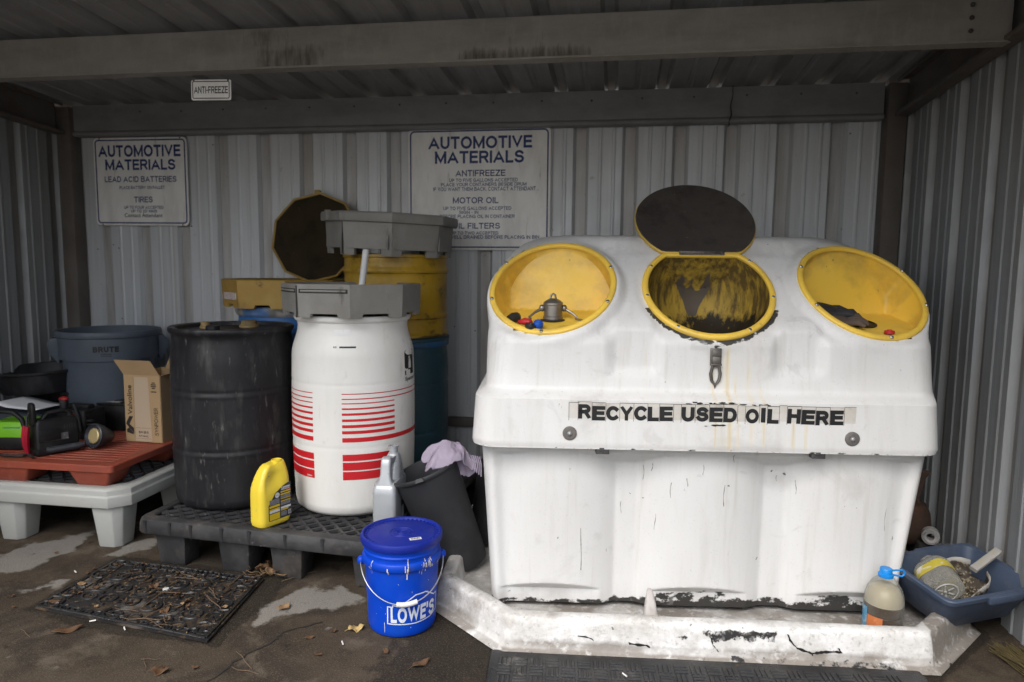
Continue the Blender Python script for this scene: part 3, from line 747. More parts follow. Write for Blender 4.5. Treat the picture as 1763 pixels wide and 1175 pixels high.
# open lid
C, u, v, n = OPEN[1]; hp = C+v*.203+n*.018
LA = R(43); ld = Vector((0, math.cos(LA), math.sin(LA))); ln = Vector((0, -math.sin(LA), math.cos(LA)))
def disc(rad, vcut, n_=72):
    return [(rad*math.cos(2*math.pi*j/n_), max(rad*math.sin(2*math.pi*j/n_), -vcut)) for j in range(n_)]
def lidpt(x, y, h): return tuple(hp+Vector((1, 0, 0))*x+ld*(y+.214)+ln*h)
m = M(); m.loft([[lidpt(x, y, h) for x, y in disc(r_, vc)] for r_, vc, h in ((.262, .207, .0), (.266, .211, -.004), (.266, .211, -.014), (.258, .205, -.022), (.19, .16, -.034), (.1, .09, -.042))])
lid = m.build('lid', mat('lid_yellow', (.60, .40, .06), [D((.3, .22, .08), 9, .45, .7, .7)], .45), tank, smooth=35)
m = M(); m.loft([[lidpt(x, y, h) for x, y in disc(r_, vc)] for r_, vc, h in ((.2615, .206, .0005), (.260, .204, .004), (.252, .197, .0045), (.245, .19, .002))])
m.build('lid_liner', mat('lid_dark', (.055, .047, .042), [D((.075, .066, .058), 4, .45, .7, .7, det=9), D((.025, .02, .018), 9, .5, .7, .7), D((.16, .14, .12), 40, .70, .78, .6, det=2)], .75, bump=(40, (1, 1, 1), .002), spec=.25), lid, smooth=35)
m = M(); m.box(hp.x, hp.y+.001, hp.z-.004, .19, .022, .006); m.tube([(hp.x-.095, hp.y+.002, hp.z+.004), (hp.x+.095, hp.y+.002, hp.z+.004)], .006, 10)
for i in range(5): m.tube([(hp.x-.08+.04*i, hp.y-.012, hp.z-.004), (hp.x-.08+.04*i, hp.y-.012, hp.z+.003)], .005, 8)
m_hdw = mat('dirty_steel', (.17, .155, .14), [D((.05, .045, .04), 14, .45, .65, .8), D((.30, .28, .26), 25, .6, .75, .6)], .4, metal=.6)
m.build('hinge', m_hdw, lid, bevel=.0008, seg=1)
# toggle latch hanging below the middle bowl
m = M(); m.box(.028, .004, 1.075, .042, .010, .066); m.box(.028, -.004, 1.090, .034, .012, .022); m.box(.028, -.003, 1.062, .030, .010, .030)
m.tube([(.007, -.006, 1.045), (.049, -.006, 1.045)], .005, 8)
latch = m.build('latch', m_hdw, tank, bevel=.0025)
m = M(); pts = [(.016, -.001, 1.04), (.010, -.001, 1.01), (.014, -.001, .985), (.028, -.001, .966), (.042, -.001, .985), (.046, -.001, 1.01), (.040, -.001, 1.04)]
m.tube(pts, .0065, 8, closed=True); m.tube([(.028, -.001, .968), (.028, .0, .952)], [.006, .001], 8); m.build('hasp', m_hdw, latch)
# round washers with bolt heads, rubber clips, grey bracket at the foot
m_wash = mat('washer_rubber', (.12, .112, .105), [D((.2, .17, .14), 20, .5, .7, .6)], .6)
for x in (-.527, .527):
    m = M(); m.T = Matrix.Translation((x, -.064, .782)) @ Matrix.Rotation(R(90), 4, 'X')
    m.lathe([(.027, -.004), (.027, .004), (.024, .006), (.012, .005)], 24); w = m.build('washer', m_wash, tank)
    m = M(); m.T = Matrix.Translation((x, -.069, .782)) @ Matrix.Rotation(R(90), 4, 'X')
    m.lathe([(.0095, -.001), (.009, .004), (.005, .008), (.001, .009)], 16); m.build('bolt_head', mat('bolt_zinc', (.34, .34, .34), rough=.4, metal=.5), w)
for x in (-.40, .41):
    m = M(); m.box(x, -.045, .716, .052, .03, .03); m.box(x-.004, -.058, .722, .02, .014, .014); m.build('clip', mat('clip_rubber', (.05, .048, .05), [D((.12, .11, .11), 20, .5, .7, .6)], .6), tank, bevel=.003)
# lettering strip of separately cut stickers
m_stick = mat('sticker_base', (.56, .53, .48), [D((.40, .37, .32), 9, .4, .7, .7), D((.2, .17, .13), 16, .55, .72, .7), D((.66, .64, .62), 3, .5, .7, .7)], .4)
m_edge = mat('sticker_edge', (.06, .05, .042), rough=.8)
def skirt_y(z): return -.068+.012*(z-.722)/.19
word = 'RECYCLE USED OIL HERE'; x = -.532; X1 = .512; wds = {'I': .030, ' ': .030, 'L': .046}
tot = sum(wds.get(ch, .0545) for ch in word)+.055; kk = (X1-x)/tot
ms, me_, ml = M(), M(), M()
def tile(x0, x1, dz, a, lw):
    zc = .862+dz; h = .076; yy = skirt_y(zc)-.0015
    def q(m, x0, x1, z0, z1, y): m.add([(x0, y, z0), (x1, y, z0), (x1, y+.0003, z1), (x0, y+.0003, z1)], [(0, 1, 2, 3)])
    q(ms, x0, x1, zc-h/2, zc+h/2, yy)
    t = .0016
    q(me_, x0, x0+t, zc-h/2, zc+h/2, yy-.0005); q(me_, x0, x1, zc-h/2-t, zc-h/2, yy-.0006); q(me_, x0, x1, zc+h/2, zc+h/2+t*random.uniform(.4, 1.5), yy-.0006)
    return zc, yy
tile(x, x+.042*kk, 0, 0, 0); x += .036*kk
for ch in word:
    w = wds.get(ch, .0545)*kk; dz = random.uniform(-.003, .003)
    zc, yy = tile(x, x+w, dz-.001*(x), 0, 0)
    if ch != ' ':
        put(ml, text(ch, (.017 if ch == 'I' else w*.93), .056, .042), x+w/2, zc+random.uniform(-.002, .002), yy-.0012, random.uniform(-.02, .02))
    x += w
tile(x, x+.045*kk, 0, 0, 0)
strip = ms.build('sticker_strip', m_stick, tank, smooth=None); me_.build('sticker_edge', m_edge, strip, smooth=None); ml.build('lettering', m_ink, strip, smooth=None)
# peeling black blotches along the top of the stickers
m = M()
for cx, cz, n_ in ((.0, .906, 9), (.06, .905, 8), (-.06, .902, 5), (.16, .902, 4), (.02, .822, 4)):
    m = M()
    for i in range(n_):
        px, pz = cx+random.gauss(0, .03), cz+random.gauss(0, .0025); r_ = random.uniform(.003, .008)
        yy = skirt_y(pz)-.002-.0001*i
        m.add([(px+r_*random.uniform(.7, 1.6)*math.cos(a)*1.5, yy, pz+r_*random.uniform(.25, .7)*math.sin(a)) for a in [k*math.pi/4 for k in range(8)]], [tuple(range(8))])
    m.build('sticker_residue', mat('tar', (.02, .018, .015), rough=.6), strip, smooth=None)
# cam-lock coupling on the floor of the left bowl
m_alu = mat('cast_aluminium', (.30, .28, .26), [D((.16, .15, .13), 14, .4, .7, .7), D((.42, .4, .38), 30, .55, .75, .5)], .38, metal=.8)
bx, by = -.593, .205; bz = 1.158+.22*(by-.04)
m = M(); m.lathe([(.041, 0), (.041, .012), (.038, .016), (.038, .058), (.041, .062), (.041, .070), (.033, .078), (.014, .088), (.010, .088)], 32, ax=(bx, by))
m.v = [(x_, y_, z_+bz) for x_, y_, z_ in m.v]; m.tube([(bx-.011, by, bz+.086), (bx-.008, by, bz+.102), (bx, by, bz+.108), (bx+.008, by, bz+.102), (bx+.011, by, bz+.086)], .0042, 8)
coup = m.build('coupling', m_alu, bL, smooth=35)
m = M(); m.lathe([(.052, 0), (.052, .004), (.044, .006), (.03, .006)], 32, ax=(bx, by)); m.v = [(x_, y_, z_+bz-.003) for x_, y_, z_ in m.v]; m.build('gasket', BLACK(), coup)
for sg in (-1, 1):
    m = M(); m.ball((bx+sg*.046, by-.004, bz+.048), .012, .014, .015)
    p0 = Vector((bx+sg*.05, by-.006, bz+.044)); p1 = Vector((bx+sg*.098, by-.02-.02*(sg < 0), bz+.012))
    m.tube([p0, (p0+p1)/2+Vector((0, 0, .003)), p1], [.0065, .005, .0045], 8)
    c = p1+(p1-p0).normalized()*.018; ring = [(c.x+.021*math.cos(a)*sg, c.y+.011*math.sin(a), c.z-.004*math.cos(a)) for a in [k*math.pi/8 for k in range(16)]]
    m.tube(ring, .0035, 6, closed=True); m.build('cam_arm', m_alu, coup)
# drain opening in the right bowl
dx, dy = .655, .205
m = M(); m.lathe([(.060, 0), (.060, .003), (.052, .004), (.05, -.001), (.001, -.001)], 36, ax=(dx, dy)); m.v = [(x_, y_, z_+1.1585+.22*(y_-.04)) for x_, y_, z_ in m.v]
m.build('drain_opening', mat('drain_black', (.012, .011, .01), rough=.5), bR_)

# ---------------------------------------------------------------- containment basin
OUT = [(-.365, 2.372), (1.128, 2.503), (1.385, 2.80), (1.33, 3.95), (1.12, 4.12), (-.55, 4.05), (-.765, 3.83), (-.70, 2.655)]
def dens(poly, step=.022):
    o_ = []
    for i, a in enumerate(poly):
        b = poly[(i+1) % len(poly)]; k = max(2, int(math.hypot(b[0]-a[0], b[1]-a[1])/step))
        for j in range(k): o_.append((a[0]+(b[0]-a[0])*j/k, a[1]+(b[1]-a[1])*j/k))
    return o_
def ring(d, z, amp=0):
    base = offs(OUT, d); P = []
    for i, a in enumerate(base):
        b = base[(i+1) % len(base)]; A, B = OUT[i], OUT[(i+1) % len(OUT)]; k = max(2, int(math.hypot(B[0]-A[0], B[1]-A[1])/.018))
        for j in range(k):
            x, y = a[0]+(b[0]-a[0])*j/k, a[1]+(b[1]-a[1])*j/k
            q = amp*noise.noise((x*6, y*6, z*8)); P.append((x+q*.3, y+q, z+q*.4 if z > .05 else z))
    return P
rings = [ring(.052, .004), ring(.050, .008, .004), ring(.030, .014, .004), ring(.022, .022, .003), ring(.018, .04, .003), ring(.014, .06, .003), ring(.010, .08, .003), ring(.005, .105, .003), ring(.001, .120, .003), ring(-.006, .127, .003), ring(-.016, .130, .003), ring(-.04, .130, .003), ring(-.052, .126, .003), ring(-.06, .115), ring(-.068, .05), ring(-.075, .036), ring(-.10, .034)]
m = M(); m.loft(rings, cap0=True, cap1=True)
m_basin = mat('basin_white', (.66, .655, .645), [D((.42, .395, .36), 5, .42, .7, .75, det=9), D((.34, .31, .27), 11, .52, .72, .65, det=9), D((.17, .145, .12), 6, .42, .7, .85, attr='grime_tone', k=.9, det=9),
    D((.018, .017, .017), 20, .48, .55, 1, attr='chip', k=1.2, det=12), D((.06, .052, .045), 38, .66, .72, .85, det=5), D((.76, .75, .74), 26, .54, .70, .6, det=12), D((.30, .28, .25), 60, .55, .70, .6, det=9), D((.10, .09, .08), 9, .64, .70, .7, det=12)], .55, bump=(45, (1, 1, 1), .003))
basin = m.build('containment_basin', m_basin, smooth=50)
tag(basin, 'chipped white containment basin on the ground around the foot of the oil tank', 'basin')
e0 = Vector((1.128+.365, 2.503-2.372)).normalized()
def bas(c):    # along-front coordinate in metres from the front left corner
    d = Vector((c.x+.365, c.y-2.372)); return d.dot(e0), d.dot(Vector((-e0.y, e0.x)))
def grb(c):  # dirt, with the right end darker and the left chamfer paler
    v = .35
    if c.z < .05: v = .62
    if c.z < .02: v = .8
    s, t = bas(c)
    if t > .04: v = max(v, .55)
    if c.z > .12: v = .45
    if c.x > 1.14: v = max(v, .8 if c.z > .03 else .95)
    if s < -.02 and t < .1: v -= .2
    return v
def chip(c):
    s, t = bas(c)
    if t > .03 or t < -.06: return .0
    v = .10
    if c.z < .022: return .42 if s > .7 else .3
    for a, b, z0, z1, k in ((.70, .98, .075, .112, .62), (.93, 1.08, .085, .1, .5), (.60, .68, .06, .1, .48), (.72, .78, .03, .07, .42), (0, 1.4, .118, .128, .30)):
        v = max(v, k*ss(-.02, .02, min(s-a, b-s))*ss(-.012, .01, min(c.z-z0, z1-c.z)))
    return v
paint(basin, 'grime_tone', grb); paint(basin, 'chip', chip)
def crackline(pts, w):
    m = M(); vs = []; fs = []; i = 0
    for (s0_, z0), (s1_, z1) in zip(pts, pts[1:]):
        n_ = max(2, int(math.hypot(s1_-s0_, z1-z0)/.008))
        for j in range(n_):
            t = j/n_; s_, z = s0_+(s1_-s0_)*t, z0+(z1-z0)*t
            ww = w*random.uniform(.35, 1.3); yy = -.0065-.018*(1-z/.125)
            P = Vector((-.365, 2.372))+e0*s_+Vector((-e0.y, e0.x))*(yy-.001); dz = ww if abs(s1_-s0_) > abs(z1-z0) else ww*.3; dx = ww if abs(s1_-s0_) <= abs(z1-z0) else ww*.3
            vs += [(P.x-e0.x*dx, P.y-e0.y*dx, z+dz), (P.x+e0.x*dx, P.y+e0.y*dx, z-dz)]
            if i: fs.append((2*i-2, 2*i-1, 2*i+1, 2*i))
            i += 1
    m.add(vs, fs); return m.build('crack', mat('crack_black', (.012, .011, .011), rough=.8), basin, smooth=None)
crackline([(1.005, .108), (1.015, .085), (1.035, .062), (1.075, .05), (1.09, .045), (1.13, .052), (1.175, .055), (1.19, .053), (1.178, .075)], .005)
crackline([(1.09, .045), (1.092, .03)], .003)
crackline([(.255, .07), (.285, .068), (.305, .062), (.32, .052)], .003)
crackline([(.44, .052), (.47, .048), (.50, .048), (.525, .038)], .0045)
crackline([(.735, .085), (.74, .06), (.755, .045), (.765, .028)], .003)
# grey cast foot bracket standing between the basin rim and the tank
m = M(); m.loft([[(-.205+px*k, -.128+py*k+q, z) for px, py in rrect(.026, .022, .012, 4)] for k, z, q in ((1.35, .034, 0), (1.1, .08, .02), (.75, .13, .045), (.42, .165, .062), (.25, .172, .066))])
m.build('foot_bracket', mat('bracket_grey', (.42, .39, .37), [D((.3, .27, .25), 20, .5, .7, .7), D((.1, .09, .08), 60, .68, .75, .8)], .6), tank)
# ---------------------------------------------------------------- pallets
def grating(m, x0, x1, y0, y1, z, pitch=.058, w=.017, h=.012):
    """diagonal lattice of bars clipped to a rectangle"""
    W, H_ = x1-x0, y1-y0
    for sg in (1, -1):
        k = -H_ if sg > 0 else 0
        c = -H_
        while c < W+H_:
            # line y = sg*(x - c)
            pts = []
            for t in (0, 1):
                pass
            if sg > 0: xa, xb = max(0, c), min(W, c+H_); ya, yb = xa-c, xb-c
            else: xa, xb = max(0, c), min(W, c+H_); ya, yb = H_-(xa-c), H_-(xb-c)
            if xb-xa > .03:
                a, b = Vector((x0+xa, y0+ya)), Vector((x0+xb, y0+yb)); d = (b-a).normalized(); n = Vector((-d.y, d.x))*w/2
                zz = z+(0 if sg > 0 else -.0012)
                m.loft([[(a.x-n.x, a.y-n.y, zz-h), (a.x+n.x, a.y+n.y, zz-h), (a.x+n.x*.7, a.y+n.y*.7, zz), (a.x-n.x*.7, a.y-n.y*.7, zz)],
                        [(b.x-n.x, b.y-n.y, zz-h), (b.x+n.x, b.y+n.y, zz-h), (b.x+n.x*.7, b.y+n.y*.7, zz), (b.x-n.x*.7, b.y-n.y*.7, zz)]])
            c += pitch*1.414
def frame_loft(m, hx, hy, r, secs, n=4):
    """closed ring section lofted round a rounded rectangle: secs = list of (inset, z)"""
    rings = [[(x, y, z) for x, y in rrect(hx-i, hy-i, max(.004, r-i*.5), n)] for i, z in secs]
    m.loft(rings+[rings[0]], False, False)
m_pblk = mat('pallet_black', (.026, .026, .028), [D((.07, .068, .066), 5, .45, .7, .8, det=9), D((.15, .145, .14), 14, .6, .74, .6, det=9), D((.12, .10, .08), 7, .55, .75, .5), D((.36, .35, .34), 18, .69, .75, .7, det=8)], .5, bump=(40, (1, 1, 1), .002))
PR = R(-4)
pal = thing('spill_pallet', 'low black plastic spill pallet under the four drums', 'pallet', (-1.495, 3.385, 0), PR)
m = M(); frame_loft(m, .655, .655, .05, [(0, .158), (-.004, .165), (-.002, .205), (.004, .224), (.012, .230), (.05, .230), (.056, .224), (.056, .158)]); m.build('rim', m_pblk, pal, smooth=35)
m = M(); grating(m, -.60, .60, -.60, .60, .226); m.box(0, 0, .226, .02, 1.2, .009); m.box(0, 0, .2255, 1.2, .02, .009); m.build('deck_grating', m_pblk, pal, smooth=30)
m = M(); m.box(0, 0, .18, 1.2, 1.2, .012); m.build('sump', mat('sump_black', (.01, .01, .01), rough=.6), pal)
for fx in (-.50, -.165, .10, .50):
    for fy in (-.56, 0, .56):
        m = M(); m.frus(fx, fy, 0, .175, (.135, .10), (.165, .13)); m.build('foot', m_pblk, pal, bevel=.008)
# drips and ribs on the front skirt
for x in (-.60, -.47, -.36, -.2, -.06, .12, .3):
    m = M(); m.loft([[(x+(.006+random.random()*.004)*a, -.6605, z) for a, z in ((-1, .224), (1, .224), (.8, .17-random.random()*.02), (-.6, .175))], [(x+.006*a, -.658, z) for a, z in ((-1, .224), (1, .224), (.8, .17), (-.6, .175))]])
    m.build('skirt_rib', BLACK(), pal)

m_pwh = mat('pallet_grey_white', (.38, .385, .365), [D((.40, .39, .36), 4, .45, .7, .7), D((.30, .28, .25), 10, .58, .76, .6, det=9)], .45, bump=(40, (1, 1, 1), .001))
wp = thing('spill_pallet', 'pale grey plastic spill pallet on tall feet beneath the red pallet', 'pallet', (-3.01, 3.50, 0))
m = M(); hx, hy = .655, .61
rings = []
for i, z in ((.012, .21), (0, .215), (0, .268), (.006, .273), (.006, .300), (.016, .312), (.055, .312), (.065, .305), (.065, .21)):
    P = []
    ch = .075
    for x, y in ((hx-i-ch, -hy+i), (hx-i, -hy+i+ch), (hx-i, hy-i-ch), (hx-i-ch, hy-i), (-hx+i+ch, hy-i), (-hx+i, hy-i-ch), (-hx+i, -hy+i+ch), (-hx+i+ch, -hy+i)): P.append((x, y, z))
    rings.append(P)
m.loft(rings+[rings[0]], False, False); m.build('rim', m_pwh, wp, bevel=.004)
m = M(); grating(m, -hx+.06, hx-.06, -hy+.06, hy-.06, .302); m.build('deck_grating', m_pblk, wp, smooth=30)
m = M(); m.box(0, 0, .24, 2*hx-.12, 2*hy-.12, .012); m.build('sump', m_pwh, wp)
for fx in (.53, -.02, -.53):
    for fy in (-.5, 0, .5):
        m = M(); m.loft([[(fx+x*k, fy+y*k, z) for x, y in ((.05, -.085), (.085, -.05), (.085, .05), (.05, .085), (-.05, .085), (-.085, .05), (-.085, -.05), (-.05, -.085))] for k, z in ((.78, 0), (1.08, .235))]); m.build('foot', m_pwh, wp, bevel=.006)

m_pred = mat('pallet_red', (.27, .058, .032), [D((.20, .045, .03), 5, .45, .7, .7), D((.36, .12, .08), 9, .55, .75, .6, det=9), D((.1, .06, .045), 14, .62, .76, .7)], .5, bump=(50, (1, 1, 1), .001))
rp_ = thing('stacking_pallet', 'faded red plastic pallet stacked on the pale grey pallet', 'pallet', (-3.00, 3.44, .305), R(1.0))
m = M(); hx, hy = .575, .535
frame_loft(m, hx, hy, .02, [(0, .083), (0, .113), (.004, .117), (.05, .117), (.052, .113), (.052, .083)], 3)
m.build('rim', m_pred, rp_, smooth=35)
m = M(); y = -hy+.055
k = 0
while y < hy-.07:
    # slats broken where the feet are hollow
    seg = [(-hx+.05, hx-.05)]
    if False: seg = [(-hx+.05, -hx+.06), (-hx+.30, -.12), (.12, hx-.27), (hx-.06, hx-.05)]
    for a, b in seg: m.box((a+b)/2, y+.016, .107, b-a, .030, .012)
    y += .041; k += 1
for x in (-.3, -.15, 0, .15, .3): m.box(x, .03, .097, .02, 2*hy-.3, .012)
m.build('slatted_deck', m_pred, rp_, bevel=.003, seg=1)
for fx in (-.44, -.01, .44):
    for fy in (-.44, .02, .44):
        m = M(); m.frus(fx, fy, 0, .087, (.16, .13), (.235, .175)); m.build('foot', m_pred, rp_, bevel=.012)

# ---------------------------------------------------------------- drums
def drum_prof(r, h, ribs=(), rim=.010, waist=.012, taper=.04):
    p = [(r-.06, 0), (r-.025, .004), (r-.008, .022), (r-.003, .045)]
    for i in range(1, 140):
        z = .045+(h-.115)*i/139; b = r+waist*math.sin(math.pi*min(1, max(0, z/h)))-.004
        # shoulder
        b -= taper*ss(h*.80, h-.05, z)
        for rz, rd in ribs: b -= rd*math.exp(-((z-rz)/.008)**2)
        p.append((b, z))
    rt = r-taper+.004
    p += [(rt-.006, h-.055), (rt-.003, h-.032), (rt+rim*.6, h-.026), (rt+rim, h-.016), (rt+rim, h-.006), (rt+rim*.5, h)]
    return p
def fine(prof):
    out = []
    for (a, b), (c, d) in zip(prof, prof[1:]):
        k = max(1, int(math.hypot(c-a, d-b)/.014))
        for i in range(k): out.append((a+(c-a)*i/k, b+(d-b)*i/k))
    return out+[prof[-1]]
m_dblk = mat('drum_black', (.012, .012, .014), [D((.03, .03, .033), 3, .4, .7, .8, det=9, st=(2, 2, .6)), D((.075, .073, .07), 9, .54, .70, .55, det=12, st=(2, 2, .5)), D((.17, .165, .16), 30, .62, .70, .5, det=12, st=(1.4, 1.4, .35))], .42, bump=(26, (1, 1, 1), .0012), rvar=.12, spec=.3)
BD = drum_prof(.290, .875, ((.272, -.002), (.292, .003), (.556, -.002), (.576, .003)), taper=.008, waist=.008)
BDX, BDY, DZ = -1.918, 3.185, .230
bd = thing('drum', 'black plastic drum with two bungs standing on the black pallet behind the yellow jug', 'drum', (BDX, BDY, DZ), R(20), group='drums on the spill pallet')
m = M(); m.lathe(fine(BD)+[(.262, .872), (.256, .855), (.10, .850), (.001, .850)], 96, cap1=False); m.build('shell', m_dblk, bd, smooth=50)
m_bung = mat('bung_tan', (.26, .18, .08), [D((.12, .09, .05), 20, .45, .7, .8)], .6)
for a, mm, k in ((72, m_bung, 1), (250, m_dblk, .8), (150, m_bung, .55)):
    m = M(); x, y = .17*math.cos(R(a)), .17*math.sin(R(a)); m.lathe([(.05*k, .850), (.05*k, .862), (.040*k, .866), (.040*k, .884*1), (.034*k, .887), (.001, .886)], 24, ax=(x, y), cap1=False); m.build('bung', mm, bd, smooth=35)
WD = drum_prof(.292, .945, ((.335, .0013), (.63, .0012)), taper=.026, waist=.012, rim=.012)
m_dwht = mat('drum_white', (.70, .69, .66), [D((.60, .58, .53), 3, .45, .72, .7, det=9, st=(2, 2, .6)), D((.38, .35, .31), 9, .62, .78, .6, det=9, st=(1.4, 1.4, .7)), D((.48, .38, .24), 9, .66, .78, .5, st=(3, 3, .3)), D((.10, .09, .08), 55, .745, .785, .7, det=3)], .4, bump=(26, (1, 1, 1), .0008))
wd = thing('drum', 'white plastic drum printed with red horizontal bars on the black pallet', 'drum', (-1.292, 3.225, DZ), 0, group='drums on the spill pallet')
rf = prof_fn(WD)
m = M(); m.lathe(fine(WD)+[(.268, .940), (.26, .925), (.001, .92)], 96, cap1=False); m.build('shell', m_dwht, wd, smooth=50)
m_red = mat('print_red', (.50, .012, .018), [D((.58, .10, .10), 30, .68, .76, .6, det=6)], .45)
FC = -math.atan2(-1.292, 3.225)        # +21.8 deg: turns the print towards the open front
m = M()
rows = [(.590, .594), (.566, .571), (.545, .550), (.519, .527), (.492, .503), (.463, .475), (.434, .448), (.405, .420), (.366, .387), (.277, .308), (.232, .270), (.186, .226)]
for i, (z0, z1) in enumerate(rows):
    a1 = 38
    if i < 2: a1 = 84
    if i == 8: a1 = 80
    patch(m, R(-11)+FC, R(a1 if i < 9 else 37)+FC, z0, z1, rf, .0012)
    patch(m, R(-92)+FC, R(-39)+FC, z0, z1, rf, .0012)
m.build('printed_bars', m_red, wd, smooth=60)
m = M(); patch(m, R(-13)+FC, R(2)+FC, .803, .811, rf, .0012); m.build('volume_mark', m_ink, wd, smooth=60)
m = M(); putcyl(m, text('55', .016, .008, .01), FC-R(17), .807, rf); m.build('numeral', m_ink, wd, smooth=60)
m = M()
# black square emblem with a drop and the maker's name
sq = [(-.045, -.02), (-.045, .05), (-.035, .06), (.045, .06), (.045, -.03), (-.045, -.06), (-.045, -.045)]
A0 = FC+R(63)
def cylpoly(m, poly, a0, z0, e=.0012):
    out = []
    for x, z in poly: r = rf(z0+z)+e; a = a0+x/r; out.append((r*math.sin(a), -r*math.cos(a), z0+z))
    m.add(out, [tuple(range(len(out)))])
for poly in ([(-.04, .06), (-.05, .05), (-.05, -.022), (-.04, -.03), (-.018, -.03), (-.018, .012), (-.012, .028), (.02, .032), (.05, .032), (.05, .06)], [(.022, .033), (.05, .033), (.05, -.06), (.022, -.06)], [(-.05, -.038), (.022, -.038), (.022, -.06), (-.05, -.06)], [(-.018, -.030), (.022, -.030), (.022, -.038), (-.018, -.038)], [(-.018, .01), (.0, .03), (-.012, -.0), (-.014, -.03), (-.018, -.03)], [(.006, .03), (.022, .03), (.022, -.03), (.018, -.03), (.018, 0)]):
    cylpoly(m, poly, A0, .715)
m.build('emblem', m_ink, wd, smooth=60); m = M(); putcyl(m, text('Spartan', .11, .026, .02), A0+R(1.5), .633, rf)
m.build('lettering', m_ink, wd, smooth=60)
m = M(); patch(m, R(-19)+FC, R(-3)+FC, .862, .886, rf, .0014); m.build('paper_label', mat('label_paper', (.72, .72, .72), [D((.5, .5, .5), 30, .6, .7, .5, st=(3, 3, 1))], .6), wd, smooth=60)
m = M(); putcyl(m, text('506204', .03, .008, .02), FC-R(45), .196, rf, .002); m.build('small_print', mat('print_pale', (.7, .6, .58), rough=.5), wd, smooth=60)
# blue drums at the back
m_dblu = mat('drum_blue', (.03, .13, .36), [D((.05, .10, .16), 4, .45, .7, .7), D((.4, .4, .38), 10, .62, .76, .6)], .45)
m_dteal = mat('drum_teal', (.022, .062, .082), [D((.03, .045, .05), 4, .45, .7, .7, st=(2, 2, .5)), D((.06, .13, .2), 9, .6, .75, .5), D((.01, .01, .01), 14, .66, .74, .6, st=(2, 2, .4))], .45)
BL = drum_prof(.287, .945, ((.3, .003), (.62, .003)), taper=.012, waist=.008)
b1 = thing('drum', 'bright blue drum with a pale rim behind the black drum, under the yellow funnel tray', 'drum', (-1.93, 3.80, DZ), 0, group='drums on the spill pallet')
m = M(); m.lathe(fine(BL[:-5]), 72); m.build('shell', m_dblu, b1, smooth=50)
m = M(); m.lathe([(.277, .89), (.284, .897), (.291, .912), (.291, .938), (.285, .945), (.27, .945), (.265, .93), (.001, .93)], 72, cap1=False); m.build('lid_ring', mat('ring_dirty', (.36, .35, .33), [D((.12, .12, .11), 10, .45, .6, .8), D((.05, .16, .4), 6, .5, .6, .8)], .5), b1, smooth=40)
TB = drum_prof(.287, .79, ((.26, .003), (.53, .003)), taper=.006, waist=.006)
b2 = thing('drum', 'dark teal drum behind the white drum, carrying the yellow drum', 'drum', (-1.245, 3.78, DZ), 0, group='drums on the spill pallet')
m = M(); m.lathe(fine(TB)+[(.27, .785), (.26, .775), (.001, .77)], 72, cap1=False); m.build('shell', m_dteal, b2, smooth=50)
m = M(); m.lathe([(.288, .735), (.292, .74), (.292, .765), (.288, .77)], 72, False, False); m.build('band', mat('band_blue', (.03, .10, .22), [D((.02, .03, .04), 8, .45, .7, .8)], .5), b2, smooth=40)
# short yellow steel drum
yd = thing('steel_drum', 'short dented yellow steel drum stacked on the dark teal drum', 'drum', (-1.245, 3.755, 1.020), 0)
m_yd = mat('drum_yellow', (.42, .25, .015), [D((.50, .36, .10), 4, .5, .72, .7, det=9), D((.20, .12, .02), 5, .45, .72, .75, det=9), D((.03, .022, .012), 9, .57, .70, .85, det=12, st=(1, 1, 1.3)), D((.55, .45, .22), 5, .60, .74, .6, det=10), D((.03, .022, .012), 6, .42, .6, .9, attr='seam', k=.8)], .42)
YD = [(.270, 0), (.292, .004), (.294, .02), (.286, .028), (.286, .095), (.290, .105), (.297, .115), (.297, .122), (.289, .132), (.286, .142), (.286, .34), (.289, .352), (.297, .362), (.297, .369), (.289, .380), (.286, .39), (.286, .432), (.294, .438), (.294, .452), (.27, .455)]
m = M(); m.lathe(fine(YD), 96); o = m.build('shell', m_yd, yd, smooth=50)
paint(o, 'seam', lambda c: .6*max(math.exp(-((c.z-.106)/.008)**2), math.exp(-((c.z-.353)/.007)**2), ss(.035, .01, c.z), .6*ss(.42, .44, c.z)))

